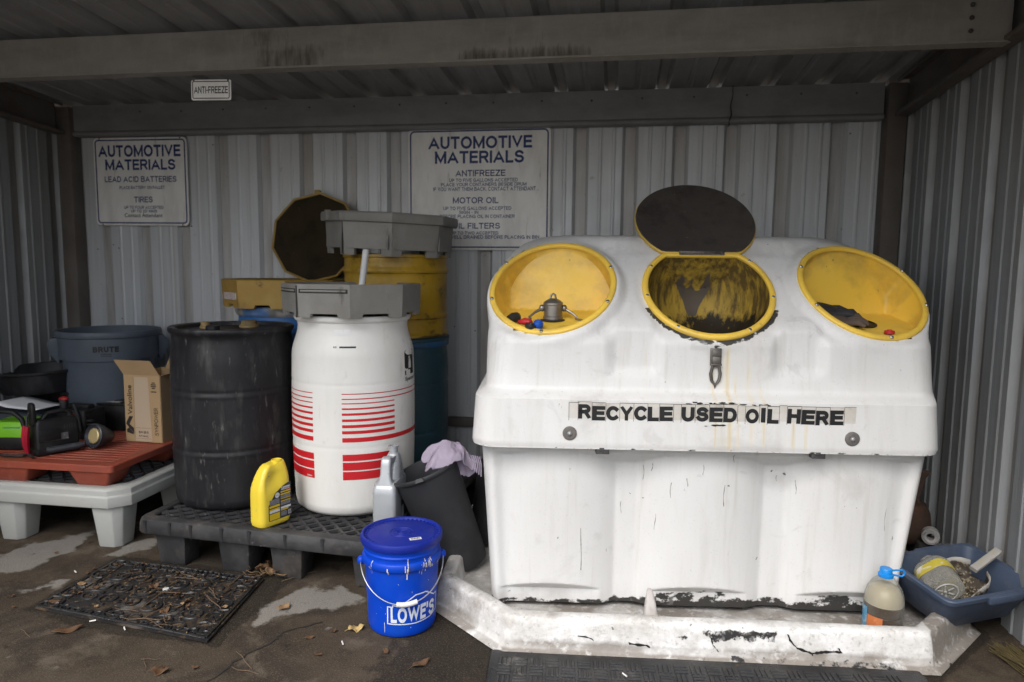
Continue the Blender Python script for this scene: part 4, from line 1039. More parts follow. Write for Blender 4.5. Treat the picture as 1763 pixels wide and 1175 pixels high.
# ---------------------------------------------------------------- octagonal funnel trays
def octo(r, rot=22.5, n=8): return [(r*math.cos(R(rot+360*i/n)), r*math.sin(R(rot+360*i/n))) for i in range(n)]
m_gry = mat('tray_grey', (.215, .208, .19), [D((.15, .14, .125), 4, .42, .68, .8, det=9), D((.31, .305, .285), 5, .52, .75, .7, det=9, st=(1, 1, .5)), D((.05, .045, .038), 8, .62, .74, .8, det=10, st=(1.6, 1.6, .5)), D((.04, .035, .03), 40, .72, .77, .7)], .5, bump=(30, (1, 1, 1), .0015))
def notched_wall(m, r0, r1, z0, z1, rot, notch_h, notch_w, th=.018, skip=()):
    """octagon wall with a notch cut out of the bottom of each side, leaving a leg at each corner"""
    o0, o1 = octo(r0, rot), octo(r1, rot); i0, i1 = octo(r0-th, rot), octo(r1-th, rot)
    def P(A, B, t, z): return (A[0]+(B[0]-A[0])*t, A[1]+(B[1]-A[1])*t, z)
    def mixz(a, b, z): k = (z-z0)/(z1-z0); return (a[0]+(b[0]-a[0])*k, a[1]+(b[1]-a[1])*k)
    for i in range(8):
        j = (i+1) % 8
        def q(t, z, inner=False):
            A = mixz(i0[i], i1[i], z) if inner else mixz(o0[i], o1[i], z); B = mixz(i0[j], i1[j], z) if inner else mixz(o0[j], o1[j], z)
            return P(A, B, t, z)
        nh = 0 if i in skip else notch_h; w = notch_w
        ts = [0, .5-w/2-.03, .5-w/2, .5+w/2, .5+w/2+.03, 1]; hs = [0, 0, nh*.85, nh*.85, 0, 0]; hs[2] = hs[3] = nh
        for (ta, ha), (tb, hb) in zip(zip(ts, hs), zip(ts[1:], hs[1:])):
            a, b, c, d = q(ta, z0+ha), q(tb, z0+hb), q(tb, z1), q(ta, z1); e, f, g_, h = q(ta, z0+ha, True), q(tb, z0+hb, True), q(tb, z1, True), q(ta, z1, True)
            m.add([a, b, c, d, e, f, g_, h], [(0, 1, 2, 3), (5, 4, 7, 6), (1, 0, 4, 5), (3, 2, 6, 7)])
t1 = thing('funnel_tray', 'grey octagonal drum funnel tray lying on top of the white drum', 'funnel tray', (-1.292, 3.215, 1.172), R(4), group='grey funnel trays')
m = M(); notched_wall(m, .330, .336, 0, .147, 16, .018, .5)
o_ = octo(.336, 16); i_ = octo(.31, 16)
m.loft([[(x, y, .147) for x, y in o_], [(x, y, .152) for x, y in octo(.333, 16)], [(x, y, .152) for x, y in octo(.316, 16)], [(x, y, .147) for x, y in i_], [(x, y, .05) for x, y in octo(.27, 16)], [(x, y, .02) for x, y in octo(.05, 16)]], False, True)
m.build('wall', m_gry, t1, smooth=30)
# slot handles on two faces, a seam
m_slot = mat('slot_dark', (.028, .025, .022), rough=.7)
def on_face(m, i, rot, r, t0, t1_, z0, z1, e):
    a, b = octo(r, rot)[i % 8], octo(r, rot)[(i+1) % 8]
    n = Vector(((a[0]+b[0])/2, (a[1]+b[1])/2)).normalized()*e
    p = [(a[0]+(b[0]-a[0])*t+n.x, a[1]+(b[1]-a[1])*t+n.y, z) for t, z in ((t0, z0), (t1_, z0), (t1_, z1), (t0, z1))]
    q = [(x-n.x*1.2, y-n.y*1.2, z) for x, y, z in p]
    m.loft([q, p], True, True)
m = M()
for i in (5, 4): on_face(m, i, 16, .335, .04, .96 if i == 5 else .9, .112, .130, .0025)
sl_ = m.build('handle_slot', m_slot, t1, smooth=None)
m = M()
for i in (5, 4): on_face(m, i, 16, .335, .07, .93 if i == 5 else .87, .117, .126, .006)
m.build('handle_bar', m_gry, t1, bevel=.002)
m = M(); on_face(m, 5, 16, .335, -.02, .005, .0, .145, .002); m.build('seam_stain', m_slot, t1, smooth=None)
# upper funnel tray on legs
t2 = thing('funnel_tray', 'grey octagonal funnel tray with corner legs tilted on top of the yellow drum', 'funnel tray', (-1.262, 3.70, 1.474), R(8), group='grey funnel trays')
t2.rotation_euler = (R(1.5), R(2.0), R(8))
m = M(); notched_wall(m, .338, .352, -.005, .185, 12, .092, .52)
m.loft([[(x, y, z) for x, y in octo(r_, 12)] for r_, z in ((.352, .165), (.372, .168), (.376, .176), (.376, .208), (.370, .217), (.355, .219), (.345, .212), (.33, .20), (.20, .12), (.05, .09))], False, True)
m.build('wall', m_gry, t2, bevel=0, smooth=28)
m = M()
for i in range(8): on_face(m, i, 12, .343, .06, .94, .030, .10, -.034)
m.build('inner_skirt', m_gry, t2, smooth=28)
m = M(); a, b = octo(.378, 12)[4], octo(.378, 12)[5]; t = .42; px, py = a[0]+(b[0]-a[0])*t, a[1]+(b[1]-a[1])*t
m.frus(px, py, .168, .224, (.035, .03), (.035, .03), math.atan2(b[1]-a[1], b[0]-a[0])); m.build('lug', m_gry, t2, bevel=.005)
m = M(); on_face(m, 4, 12, .347, .965, 1.0, .0, .165, .003); m.build('seam_stain', m_slot, t2, smooth=None)
# white pipe between the trays
pp = thing('plastic_pipe', 'short white plastic pipe standing in the lower grey tray', 'pipe', (-1.262, 3.27, 1.30))
m = M(); p0, p1 = Vector((-.01, 0, -.06)), Vector((.012, .03, .190))
m.tube([p0, p1], .0165, 20); m.build('tube', mat('pvc_white', (.66, .66, .65), [D((.4, .38, .35), 12, .55, .75, .6)], .4), pp, smooth=40)
# yellow funnel tray with its lid thrown open against the wall
m_yt = mat('tray_yellow', (.36, .22, .045), [D((.46, .33, .10), 4, .45, .7, .7, det=9), D((.16, .10, .03), 8, .56, .74, .8, det=9, st=(1, 1, .6)), D((.035, .028, .018), 12, .64, .73, .8, det=10)], .48, bump=(30, (1, 1, 1), .0015))
m_yin = mat('tray_yellow_oily', (.045, .033, .018), [D((.018, .014, .010), 5, .42, .65, .8, det=9), D((.25, .16, .03), 11, .66, .72, .8, det=8, st=(1.5, 1.5, .6))], .85, spec=.15)
yf = thing('funnel_tray', 'yellow octagonal funnel tray on the blue drum with its dark lid open against the wall', 'funnel tray', (-1.93, 3.80, 1.170), R(3))
m = M(); notched_wall(m, .352, .360, 0, .150, 22.5, .020, .3)
m.loft([[(x, y, z) for x, y in octo(r_)] for r_, z in ((.360, .150), (.362, .156), (.356, .160), (.346, .156))], False, False)
m.build('wall', m_yt, yf, smooth=28)
m = M(); m.loft([[(x, y, z) for x, y in octo(r_)] for r_, z in ((.344, .155), (.335, .08), (.06, .03))], False, True); m.build('funnel_floor', m_yin, yf, smooth=28)
m = M(); m.T = Matrix.Translation((.055, .315, .415)) @ Matrix.Rotation(R(80), 4, 'X') @ Matrix.Rotation(R(-4), 4, 'Z')
dec = octo(.292, 18, 10)
m.loft([[(x*k, y*k, z) for x, y in dec] for k, z in ((.93, -.024), (.985, -.020), (1, -.012), (1, .010), (.985, .014), (.955, .012), (.945, .002))]); ld_ = m.build('lid', m_yt, yf, smooth=28)
m = M(); m.T = Matrix.Translation((.055, .315, .415)) @ Matrix.Rotation(R(80), 4, 'X') @ Matrix.Rotation(R(-4), 4, 'Z')
m.loft([[(x*k, y*k, z) for x, y in dec] for k, z in ((.945, .0035), (.945, .007), (.9, .009))]); 
n_ = 34
m.build('lid_liner', m_yin, ld_, smooth=28)
m = M(); m.T = Matrix.Translation((.055, .315, .415)) @ Matrix.Rotation(R(80), 4, 'X'); m.frus(.0, .292, -.012, .016, (.04, .03), (.035, .025)); m.build('lid_catch', m_yt, ld_, bevel=.004)
m = M(); on_face(m, 4, 22.5, .357, .15, .9, .045, .085, .003); lb = m.build('caution_label', mat('label_white', (.55, .52, .5), [D((.45, .12, .1), 40, .5, .62, .7, st=(1, 1, 3))], .5), yf, smooth=None)

# ---------------------------------------------------------------- trash can (grey, behind)
m_brute = mat('can_grey', (.085, .105, .135), [D((.065, .078, .10), 3, .45, .7, .7, st=(1, 1, .5)), D((.13, .14, .155), 8, .6, .76, .5)], .55, bump=(40, (1, 1, 1), .001))
BP = [(.205, 0), (.225, .006), (.230, .02), (.256, .52), (.258, .525), (.268, .527), (.270, .535), (.276, .66), (.287, .665), (.290, .675), (.290, .692), (.285, .700), (.272, .700), (.268, .69), (.25, .5), (.215, .03), (.001, .025)]
br = thing('trash_can', 'big grey round trash can with a lettered collar on the pale grey pallet by the wall', 'trash can', (-3.115, 3.80, .306), 0); br['label'] = 'big grey round trash can standing on the pale grey pallet by the wall'
rb = prof_fn(BP[:13])
m = M(); m.lathe(BP, 80, cap1=False); m.build('body', m_brute, br, smooth=40)
FB = math.atan2(-3.115, 3.80)*-1-R(5)
m = M(); putcyl(m, text('BRUTE', .135, .034, .045, sp=1.1), FB, .600, rb, .0015); putcyl(m, text('Rubbermaid', .055, .010, .01), FB+R(0), .572, rb, .0015); patch(m, FB-R(6), FB+R(6), .558, .561, rb, .0015)
m.build('lettering', m_ink, br, smooth=60)
for a in (95, -95):
    m = M(); aa = FB+R(a); c_ = Vector((math.sin(aa), -math.cos(aa), 0)); t_ = Vector((math.cos(aa), math.sin(aa), 0))
    rings = []
    for z, out, w in ((.655, .035, .075), (.62, .062, .07), (.56, .05, .06), (.5, .012, .05)):
        b = c_*(.262+out*.0); rings.append([tuple(b+c_*out+t_*w+Vector((0, 0, z))), tuple(b+c_*out-t_*w+Vector((0, 0, z))), tuple(b-t_*w+Vector((0, 0, z))), tuple(b+t_*w+Vector((0, 0, z)))])
    m.loft(rings); m.build('handle', m_brute, br, bevel=.006)
# ---------------------------------------------------------------- clutter on the red pallet (deck at z = .422)
ZR = .4225
m_box = mat('cardboard', (.40, .275, .15), [D((.34, .23, .125), 6, .45, .7, .6, st=(1, 1, .4)), D((.46, .33, .2), 20, .55, .75, .4, st=(1, 1, 6))], .8, spec=.2)
cb = thing('cardboard_box', 'open cardboard oil carton standing upright on the red pallet beside the black drum', 'box', (-2.575, 3.52, ZR), R(-2))
W_, DP, H_ = .225, .30, .375
m = M(); t = .004
for (cx, cy, sx, sy) in ((0, -DP/2, W_, t), (0, DP/2, W_, t), (-W_/2, 0, t, DP-t*1.1), (W_/2, 0, t, DP-t*1.1)): m.box(cx, cy, H_/2, sx, sy, H_)
m.box(0, 0, .003, W_-.01, DP-.01, .004); m.build('carton', m_box, cb)
m = M(); m.loft([[(-W_/2, -DP/2-.001, H_), (W_/2, -DP/2-.001, H_), (W_/2, -DP/2+.003, H_), (-W_/2, -DP/2+.003, H_)], [(-W_/2-.03, -DP/2-.035, H_+.085), (W_/2-.03, -DP/2-.035, H_+.085), (W_/2-.03, -DP/2-.031, H_+.086), (-W_/2-.03, -DP/2-.031, H_+.086)]]); m.build('flap', m_box, cb)
m = M(); m.loft([[(-W_/2+.03, DP/2, H_), (W_/2, DP/2, H_), (W_/2, DP/2+.004, H_), (-W_/2+.03, DP/2+.004, H_)], [(-W_/2+.04, DP/2+.06, H_+.10), (W_/2+.03, DP/2+.06, H_+.125), (W_/2+.03, DP/2+.064, H_+.125), (-W_/2+.04, DP/2+.064, H_+.10)]]); m.build('flap', m_box, cb)
m = M(); m.loft([[(W_/2, -DP/2, H_), (W_/2, DP/2, H_), (W_/2+.003, DP/2, H_), (W_/2+.003, -DP/2, H_)], [(W_/2+.07, -DP/2, H_+.02), (W_/2+.07, DP/2, H_+.02), (W_/2+.073, DP/2, H_+.02), (W_/2+.073, -DP/2, H_+.02)]]); m.build('flap', m_box, cb)
yfz = -DP/2-.0030
m = M(); m.add([(-.055, yfz, .005), (.052, yfz, .005), (.04, yfz, .365), (-.05, yfz, .365)], [(0, 1, 2, 3)]); m.build('pale_panel', mat('card_pale', (.44, .34, .24), [D((.38, .29, .2), 9, .5, .7, .5, st=(1, 1, .4))], .8), cb, smooth=None)
m = M(); put(m, text('Valvoline', .165, .030, .03), -.080, .235, yfz-.0006, R(90))
m.add([(x-.082, yfz-.0006, z+.098) for x, z in ((.022, -.052), (.022, -.022), (-.005, .0), (.02, .045), (-.005, .045), (-.028, .002))], [(0, 1, 2, 3, 4, 5)])
m.add([(x-.082, yfz-.0007, z+.098) for x, z in ((-.022, -.046), (.018, -.058), (.018, -.05), (-.008, -.02), (-.024, -.03))], [(0, 1, 2, 3, 4)])
put(m, text('SYNPOWER', .155, .024, .0), .082, .118, yfz-.0006, R(90))
for i, (w, z) in enumerate(((.03, .335), (.042, .325), (.042, .315), (.03, .305), (.045, .285))): m.add([(.068-w/2+.01, yfz-.0006, z-.003), (.068+w/2, yfz-.0006, z-.003), (.068+w/2, yfz-.0006, z+.003), (.068-w/2+.01, yfz-.0006, z+.003)], [(0, 1, 2, 3)])
put(m, text('5W-30 6', .06, .014, .02), 0, .055, yfz-.0008); put(m, text('6/1 GAL', .06, .010, .01), 0, .034, yfz-.0008)
m.build('lettering', mat('card_ink', (.025, .02, .018), rough=.8), cb, smooth=None)
m = M()
for z0 in (.018, .078):  m.add([(-.048, yfz-.0006, z0), (.046, yfz-.0006, z0), (.046, yfz-.0006, z0+.0015), (-.048, yfz-.0006, z0+.0015)], [(0, 1, 2, 3)])
m.add([(-.056, yfz-.0006, .005), (-.054, yfz-.0006, .005), (-.049, yfz-.0006, .365), (-.051, yfz-.0006, .365)], [(0, 1, 2, 3)]); m.build('printed_line', mat('card_brown', (.17, .105, .05), rough=.8), cb, smooth=None)

m_bat = mat('battery_black', (.010, .010, .011), [D((.035, .034, .033), 9, .5, .72, .6, det=11), D((.10, .09, .08), 22, .66, .74, .5, det=8)], .5, spec=.35)
def battery(label, loc, rz, s=(.24, .17, .185), strip=True, dot=False):
    t = thing('car_battery', label, 'battery', loc, rz, group='car batteries on the red pallet')
    m = M(); m.box(0, 0, s[2]*.45, s[0], s[1], s[2]*.9); m.build('case', m_bat, t, bevel=.006)
    m = M(); m.box(0, 0, s[2]*.95, s[0]+.006, s[1]+.006, s[2]*.1); m.box(0, -.02, s[2]*1.02, s[0]*.7, .05, .014); m.build('cover', m_bat, t, bevel=.004)
    for sx in (-1, 1): m = M(); m.lathe([(.010, 0), (.009, .018), (.007, .020)], 14, ax=(sx*s[0]*.38, s[1]*.3)); m.v = [(x, y, z+s[2]) for x, y, z in m.v]; m.build('terminal', mat('lead_grey', (.25, .25, .25), [D((.1, .1, .1), 30, .5, .7, .7)], .5, metal=.6), t)
    if strip: m = M(); m.box(-.02, -.055, s[2]+.0035, s[0]*.5, .028, .004); m.box(0, .02, s[2]+.0025, s[0]*.3, .02, .003); m.build('label', mat('label_grey', (.32, .31, .30), [D((.08, .08, .08), 30, .5, .65, .8, st=(1, 3, 1))], .5), t)
    if dot: m = M(); m.T = Matrix.Translation((-s[0]*.28, -s[1]/2-.001, s[2]*.62)) @ Matrix.Rotation(R(90), 4, 'X'); m.lathe([(.012, -.001), (.012, .001)], 20); m.build('sticker_dot', mat('dot_yellow', (.55, .55, .2), rough=.5), t)
    return t
battery('black car battery with grey label strips on top, between the torch and the carton', (-2.935, 3.66, ZR), R(2), (.21, .17, .165))
battery('black car battery with a round yellow sticker, half behind the cardboard carton', (-2.745, 3.70, ZR), R(-8), (.20, .17, .145), True, True)
# brown bag hump behind the batteries
bgm = M(); bgm.loft([[(x*k, y*k*.7, z) for x, y in rrect(.16, .14, .07, 5)] for k, z in ((1, 0), (1.02, .10), (.92, .19), (.7, .245), (.4, .27), (.15, .28))])
o = bgm.build('sack', mat('sack_brown', (.07, .055, .045), [D((.12, .095, .075), 6, .5, .7, .6)], .85), smooth=60, loc=(-2.86, 3.89, ZR), fn=lambda c: c+Vector((noise.noise(c*9), noise.noise(c*9+Vector((5, 0, 0))), noise.noise(c*7)))*.014)
tag(o, 'slumped dark brown sack behind the two car batteries', 'sack')

# black jump starter with red clamps
js = thing('jump_starter', 'black portable jump starter with red clamps and an upright handle near the pallet corner', 'jump starter', (-2.905, 3.115, ZR), R(62))
m = M(); m.loft([[(x, y, z) for x, y in rrect(hx_, hy_, .016, 4)] for hx_, hy_, z in ((.105, .055, 0), (.108, .058, .006), (.108, .058, .028), (.100, .050, .032), (.100, .050, .15), (.094, .044, .17), (.086, .036, .18))]); m.build('case', m_bat, js, smooth=38)
m = M(); m.tube([(.075, 0, .165), (.072, 0, .20), (.045, 0, .212), (-.03, 0, .205), (-.055, 0, .175)], [.016, .015, .013, .013, .014], 10); m.build('handle', m_bat, js)
m = M(); m.loft([[(-.098+x, y, z) for x, y in rrect(.012*k, .03*k, .008, 3)] for k, z in ((1, .16), (1, .21), (.9, .262), (.6, .27))]); m.box(-.04, -.0525, .10, .10, .004, .06); m.build('clamp_post', m_bat, js, bevel=.003)
m_rclamp = mat('clamp_red', (.36, .012, .03), [D((.2, .01, .02), 12, .5, .7, .6)], .4)
m = M()
m.tube([(-.128, -.018, .155), (-.135, -.014, .10), (-.132, -.004, .055), (-.126, .0, .01)], [.013, .017, .016, .010], 8)
m.tube([(-.122, .034, .15), (-.128, .026, .10), (-.130, .008, .06), (-.126, .004, .012)], [.011, .016, .014, .009], 8); m.build('clamp', m_rclamp, js)
m = M(); m.ball((.10, .062, .165), .02, .012, .014); m.tube([(.09, .062, .13), (.093, .065, .08), (.09, .062, .03)], [.008, .011, .006], 8); m.build('clamp', m_rclamp, js)
m = M(); m.tube([(-.128, -.016, .155), (-.125, -.01, .2), (-.105, .01, .225), (-.09, .02, .19), (-.10, .03, .15)], .006, 8); m.tube([(-.126, 0, .012), (-.15, -.01, .008), (-.18, .02, .008), (-.20, .06, .010)], .006, 8); m.build('cable', BLACK(), js)
m = M(); m.box(-.01, -.0505, .085, .11, .002, .035); m.build('label', mat('label_dim', (.10, .10, .105), [D((.3, .3, .3), 45, .56, .62, .7, st=(1, 1, 3))], .5), js)
m = M()
for k in range(5): m.box(.03+.012*k, -.0512, .135, .005, .002, .02)
m.build('vent', m_slot, js)
# loose jumper lead lying at the front of the pallet
m = M(); m.tube([(-3.12, 2.985, .430), (-3.06, 2.965, .429), (-3.0, 2.975, .430), (-2.96, 3.0, .431), (-2.93, 2.985, .430), (-2.90, 2.965, .430)], .0065, 8)
o = m.build('jumper_lead', BLACK()); tag(o, 'loose black jumper lead with a red tip along the front edge of the red pallet', 'cable')
m = M(); m.tube([(-3.165, 2.99, .436), (-3.135, 2.988, .434), (-3.115, 2.984, .431)], [.006, .013, .008], 8); m.build('tip', m_rclamp, o)
# green battery charger
gc = thing('battery_charger', 'bright green and black battery charger with a carry handle at the pallet edge', 'battery charger', (-3.205, 3.165, ZR), R(10))
m = M(); m.loft([[(x, y, z) for x, y in rrect(.135, .085, .012, 4)] for z in (0, .066)]); m.build('base', m_bat, gc, bevel=.005)
m_green = mat('charger_green', (.16, .44, .012), [D((.12, .34, .012), 6, .5, .7, .5)], .4)
m = M(); m.loft([[(x*kx_+.03, y*ky, z) for x, y in rrect(.105, .088, .012, 4)] for kx_, ky, z in ((1, 1, .067), (1, 1, .074), (.92, .9, .132), (.84, .78, .145))]); m.build('shell', m_green, gc, smooth=38)
m = M(); m.box(-.085, -.01, .10, .085, .145, .068); m.build('end_block', m_bat, gc, bevel=.01)
m = M(); m.box(.05, -.0805, .118, .09, .006, .007); m.box(-.09, -.03, .1375, .07, .08, .008); m.build('panel', mat('panel_teal', (.09, .2, .15), rough=.4), gc, bevel=.002)
m = M(); m.tube([(-.14, -.05, .13), (-.13, -.06, .19), (-.05, -.07, .206), (.06, -.075, .198), (.105, -.080, .165), (.125, -.085, .105), (.128, -.09, .05)], .012, 10); m.ball((.127, -.078, .10), .018, .014, .018); m.build('handle', m_bat, gc)
# torch
tr = thing('work_torch', 'black hand torch with a round brass coloured lens lying on the red pallet', 'torch', (-2.775, 3.175, ZR), 0)
m = M(); m.tube([(-.115, -.135, .024), (-.10, -.118, .022), (-.02, -.035, .028), (.0, -.012, .034)], [.016, .018, .018, .014], 14); m.build('grip', mat('torch_dark', (.03, .032, .038), [D((.08, .085, .09), 12, .5, .7, .6)], .45), tr, smooth=40)
m = M(); m.T = Matrix.Translation((.03, .03, .066)) @ Matrix.Rotation(R(-14), 4, 'Z') @ Matrix.Rotation(R(78), 4, 'X')
m.lathe([(.02, -.10), (.03, -.09), (.058, -.03), (.066, -.005), (.066, .012), (.061, .016), (.059, .010), (.050, .0), (.001, -.002)], 40, cap1=False); m.build('head', mat('torch_head', (.03, .034, .042), [D((.07, .075, .085), 9, .5, .7, .6)], .35), tr, smooth=40)
m = M(); m.T = Matrix.Translation((.03, .03, .066)) @ Matrix.Rotation(R(-14), 4, 'Z') @ Matrix.Rotation(R(78), 4, 'X')
m.lathe([(.041, .002), (.040, .010), (.034, .013), (.030, .012), (.001, .0135)], 36, cap1=False); m.build('lens', mat('lens_brass', (.50, .40, .20), [D((.36, .27, .12), 14, .45, .7, .7)], .35, metal=.35), tr, smooth=40)
# dark blue tool case with a sheet of paper
tcz = thing('tool_case', 'dark slate blue plastic case lying behind the green charger', 'tool case', (-3.42, 3.42, ZR), R(3))
m = M(); m.loft([[(x, y, z) for x, y in rrect(hx_, hy_, .04, 5)] for hx_, hy_, z in ((.25, .13, 0), (.255, .135, .10), (.25, .13, .14), (.22, .10, .165), (.15, .05, .175))]); m.build('case', mat('case_slate', (.035, .043, .06), [D((.06, .07, .09), 6, .5, .7, .5)], .45), tcz, smooth=45)
m = M(); m.box(-.05, -.136, .11, .07, .012, .03); m.build('latch', BLACK(), tcz, bevel=.003)
pa = M(); NXp = 18
pa.add([(x/NXp*.30-.15, y*.055-.11, .012+.045*max(0, -(x/NXp-.35))**1.3*2+.016*math.sin(x/NXp*6)*(.3+y/4)*.4) for y in range(5) for x in range(NXp+1)], [(j*(NXp+1)+i, j*(NXp+1)+i+1, (j+1)*(NXp+1)+i+1, (j+1)*(NXp+1)+i) for j in range(4) for i in range(NXp)])
o = pa.build('paper_sheet', mat('paper_white', (.74, .75, .78), [D((.62, .62, .66), 6, .5, .7, .5)], .7), smooth=60, loc=(-3.27, 3.36, ZR+.172), rz=R(-4)); o.modifiers.new('thick', 'SOLIDIFY').thickness = .0012
tag(o, 'curled white sheet of paper lying on the slate blue case', 'paper')
pa = M(); pa.add([(0, 0, .0), (.05, .0, .03), (.045, .05, .035), (-.01, .045, .004)], [(0, 1, 2, 3)]); 
# round black tub and black crate behind
bk = thing('crate', 'low black plastic crate of tangled cables by the grey trash can', 'crate', (-3.33, 3.74, ZR), R(-4))
m = M(); m.loft([[(x, y, z) for x, y in rrect(hx_, hy_, .03, 4)] for hx_, hy_, z in ((.20, .12, 0), (.225, .14, .2), (.235, .15, .2), (.235, .15, .215), (.222, .138, .215), (.21, .128, .10), (.05, .03, .10))]); m.build('body', m_bat, bk, smooth=35)
cb_ = M()
for i in range(9):
    a0 = random.uniform(0, 6); c = Vector((.11+random.uniform(-.05, .06), random.uniform(-.06, .06), .20)); r_ = random.uniform(.04, .07); rr2 = random.uniform(.35, .9)
    cb_.tube([(c.x+r_*math.cos(a0+k*.5), c.y+r_*math.sin(a0+k*.5)*.7, c.z+.04*rr2+.05*rr2*math.sin(k*.7+a0)) for k in range(13)], .006, 6)
o = cb_.build('cable_coil', mat('cable_grey', (.16, .16, .155), [D((.04, .04, .04), 6, .45, .55, .9)], .5), loc=(-3.30, 3.72, ZR+.01)); tag(o, 'tangled coil of grey and black cable heaped in the black crate', 'cable')
tb = thing('round_tub', 'wide round black oil drain pan resting on the clutter beside the left wall', 'drain pan', (-3.47, 3.66, .665), 0)
m = M(); m.lathe([(.20, -.03), (.215, -.028), (.262, .088), (.275, .092), (.279, .098), (.279, .106), (.272, .110), (.262, .106), (.21, -.015), (.001, -.02)], 64, cap1=False); m.build('pan', mat('pan_black', (.014, .014, .015), [D((.04, .04, .042), 5, .5, .7, .7, st=(3, 3, .5))], .4), tb, smooth=40)
tb.rotation_euler = (R(1), R(-2), 0)
pb_ = thing('charger_pack', 'black power pack with red knobs between the jump starter and the battery', 'power pack', (-3.02, 3.43, ZR), R(-6))
m = M(); m.loft([[(x, y, z) for x, y in rrect(.10, .075, .015, 4)] for z in (0, .165)]); m.box(0, 0, .172, .15, .05, .03); m.build('case', m_bat, pb_, bevel=.008)
for x, y, z, rx in ((-.085, -.03, .215, .03), (.075, -.05, .135, .026)): m = M(); m.ball((x, y, z), rx, rx*.7, rx*.5); m.build('knob', mat('knob_red', (.34, .018, .016), [D((.15, .01, .01), 20, .5, .7, .6)], .4), pb_)
m = M()
for k in range(4): m.box(.115, -.05, .04+.022*k, .05, .02, .010)
m.tube([(-.085, -.03, .16), (-.085, -.03, .215)], .022, 12); m.tube([(.02, -.06, .16), (.05, -.09, .2), (.075, -.09, .14), (.085, -.085, .05)], .007, 8); m.build('lead', BLACK(), pb_)

# ---------------------------------------------------------------- jugs on the black pallet
m_yjug = mat('jug_yellow', (.74, .56, .05), [D((.70, .5, .03), 5, .5, .75, .5), D((.4, .3, .08), 14, .68, .78, .5)], .36, rvar=.06)
jg = thing('jug', 'bright yellow antifreeze jug with a dark back label, no cap, on the black pallet edge', 'jug', (-1.545, 2.83, DZ), R(66), group='jugs at the front of the black pallet')
# local: x along the labelled broad face, -y its outward normal
def jug_rings():
    out = []
    for z, x0, x1, d in ((0, -.074, .074, .040), (.006, -.080, .080, .046), (.02, -.083, .083, .049), (.08, -.083, .083, .049), (.15, -.083, .083, .049), (.175, -.081, .083, .048), (.20, -.075, .083, .046), (.225, -.066, .082, .043), (.25, -.053, .078, .038), (.268, -.040, .074, .032), (.28, -.026, .070, .028), (.288, -.012, .066, .024)):
        P = rrect((x1-x0)/2, d, min(.028, d*.7), 7, (x0+x1)/2, 0); ring = []
        for i, p in enumerate(P):
            a, b = P[i], P[(i+1) % len(P)]
            ring.append((*a, z)); 
            for k in (1, 2): ring.append((a[0]+(b[0]-a[0])*k/3, a[1]+(b[1]-a[1])*k/3, z))
        out.append(ring)
    # refine between
    R2 = []
    for a, b in zip(out, out[1:]):
        for k in range(4): R2.append([tuple(p[i]+(q[i]-p[i])*k/4 for i in range(3)) for p, q in zip(a, b)])
    return R2+[out[-1]]
m = M(); m.loft(jug_rings())
def grip(c):
    g_ = .026*math.exp(-((c.x+.018-.3*(c.z-.2))/.030)**2-((c.z-.215)/.040)**2)
    c.y -= math.copysign(min(abs(c.y)*.8, g_), c.y)
    c.z -= .018*math.exp(-((c.x-.012)/.022)**2)*ss(.24, .285, c.z)
    return c
jb = m.build('body', m_yjug, jg, smooth=60, fn=grip)
m = M(); m.lathe([(.024, .262), (.024, .290), (.020, .291), (.018, .282), (.001, .281)], 24, ax=(.040, 0), cap1=False); m.build('neck', m_yjug, jg, smooth=35)
m = M(); m.tube([(-.038, -.028, .224), (-.024, -.026, .233)], .003, 6); m.build('handle_slot', m_slot, jg)
yj = -.0500
lab = [(-.045, .028), (.072, .028), (.076, .034), (.076, .185), (.07, .19), (.03, .176), (-.01, .152), (-.035, .118), (-.048, .10), (-.048, .034)]
m = M(); m.add([(x, yj, z) for x, z in lab], [tuple(range(len(lab)))]); lb = m.build('label', mat('label_charcoal', (.035, .036, .042), rough=.4), jg, smooth=None)
def rects(m, rs, y):
    for x0, x1, z0, z1 in rs: m.add([(x0, y, z0), (x1, y, z0), (x1, y, z1), (x0, y, z1)], [(0, 1, 2, 3)])
m = M(); rects(m, [(-.044, .012, .031, .060), (-.044, .012, .077, .083), (-.044, .012, .088, .098), (.018, .072, .135, .141), (.018, .072, .104, .108), (.018, .072, .116, .119), (.018, .06, .062, .068), (.018, .073, .146, .152)], yj-.0006); m.build('label_band', mat('band_yellow', (.62, .43, .02), rough=.4), lb, smooth=None)
m = M(); rects(m, [(-.044, .012, .064, .076), (.018, .073, .070, .080), (.058, .074, .036, .056), (.022, .07, .158, .172)], yj-.0007); m.add([(.0+.0125*math.cos(a), yj-.0007, .140+.0125*math.sin(a)) for a in [k*math.pi/10 for k in range(20)]], [tuple(range(20))]); m.build('label_band', mat('band_white', (.62, .61, .62), [D((.35, .35, .38), 60, .55, .65, .6, st=(1, 1, 5))], .4), lb, smooth=None)
m = M(); rects(m, [(-.042, .011, .101, .125), (.018, .070, .121, .133), (.018, .070, .087, .102), (.018, .05, .036, .058)], yj-.0007); m.build('label_band', mat('band_grey', (.19, .19, .21), [D((.05, .05, .06), 80, .5, .6, .8, st=(1, 1, 5))], .4), lb, smooth=None)
m = M(); put(m, text('Prestone', .046, .010, .03), .047, .165, yj-.0012); 
m.add([(x, yj-.0013, z) for x, z in ((-.009, .139), (.009, .139), (.009, .1405), (-.009, .1405))], [(0, 1, 2, 3)])
for k in range(6): m.add([(.0595+k*.0024, yj-.0012, .038), (.0607+k*.0024, yj-.0012, .038), (.0607+k*.0024, yj-.0012, .054), (.0595+k*.0024, yj-.0012, .054)], [(0, 1, 2, 3)])
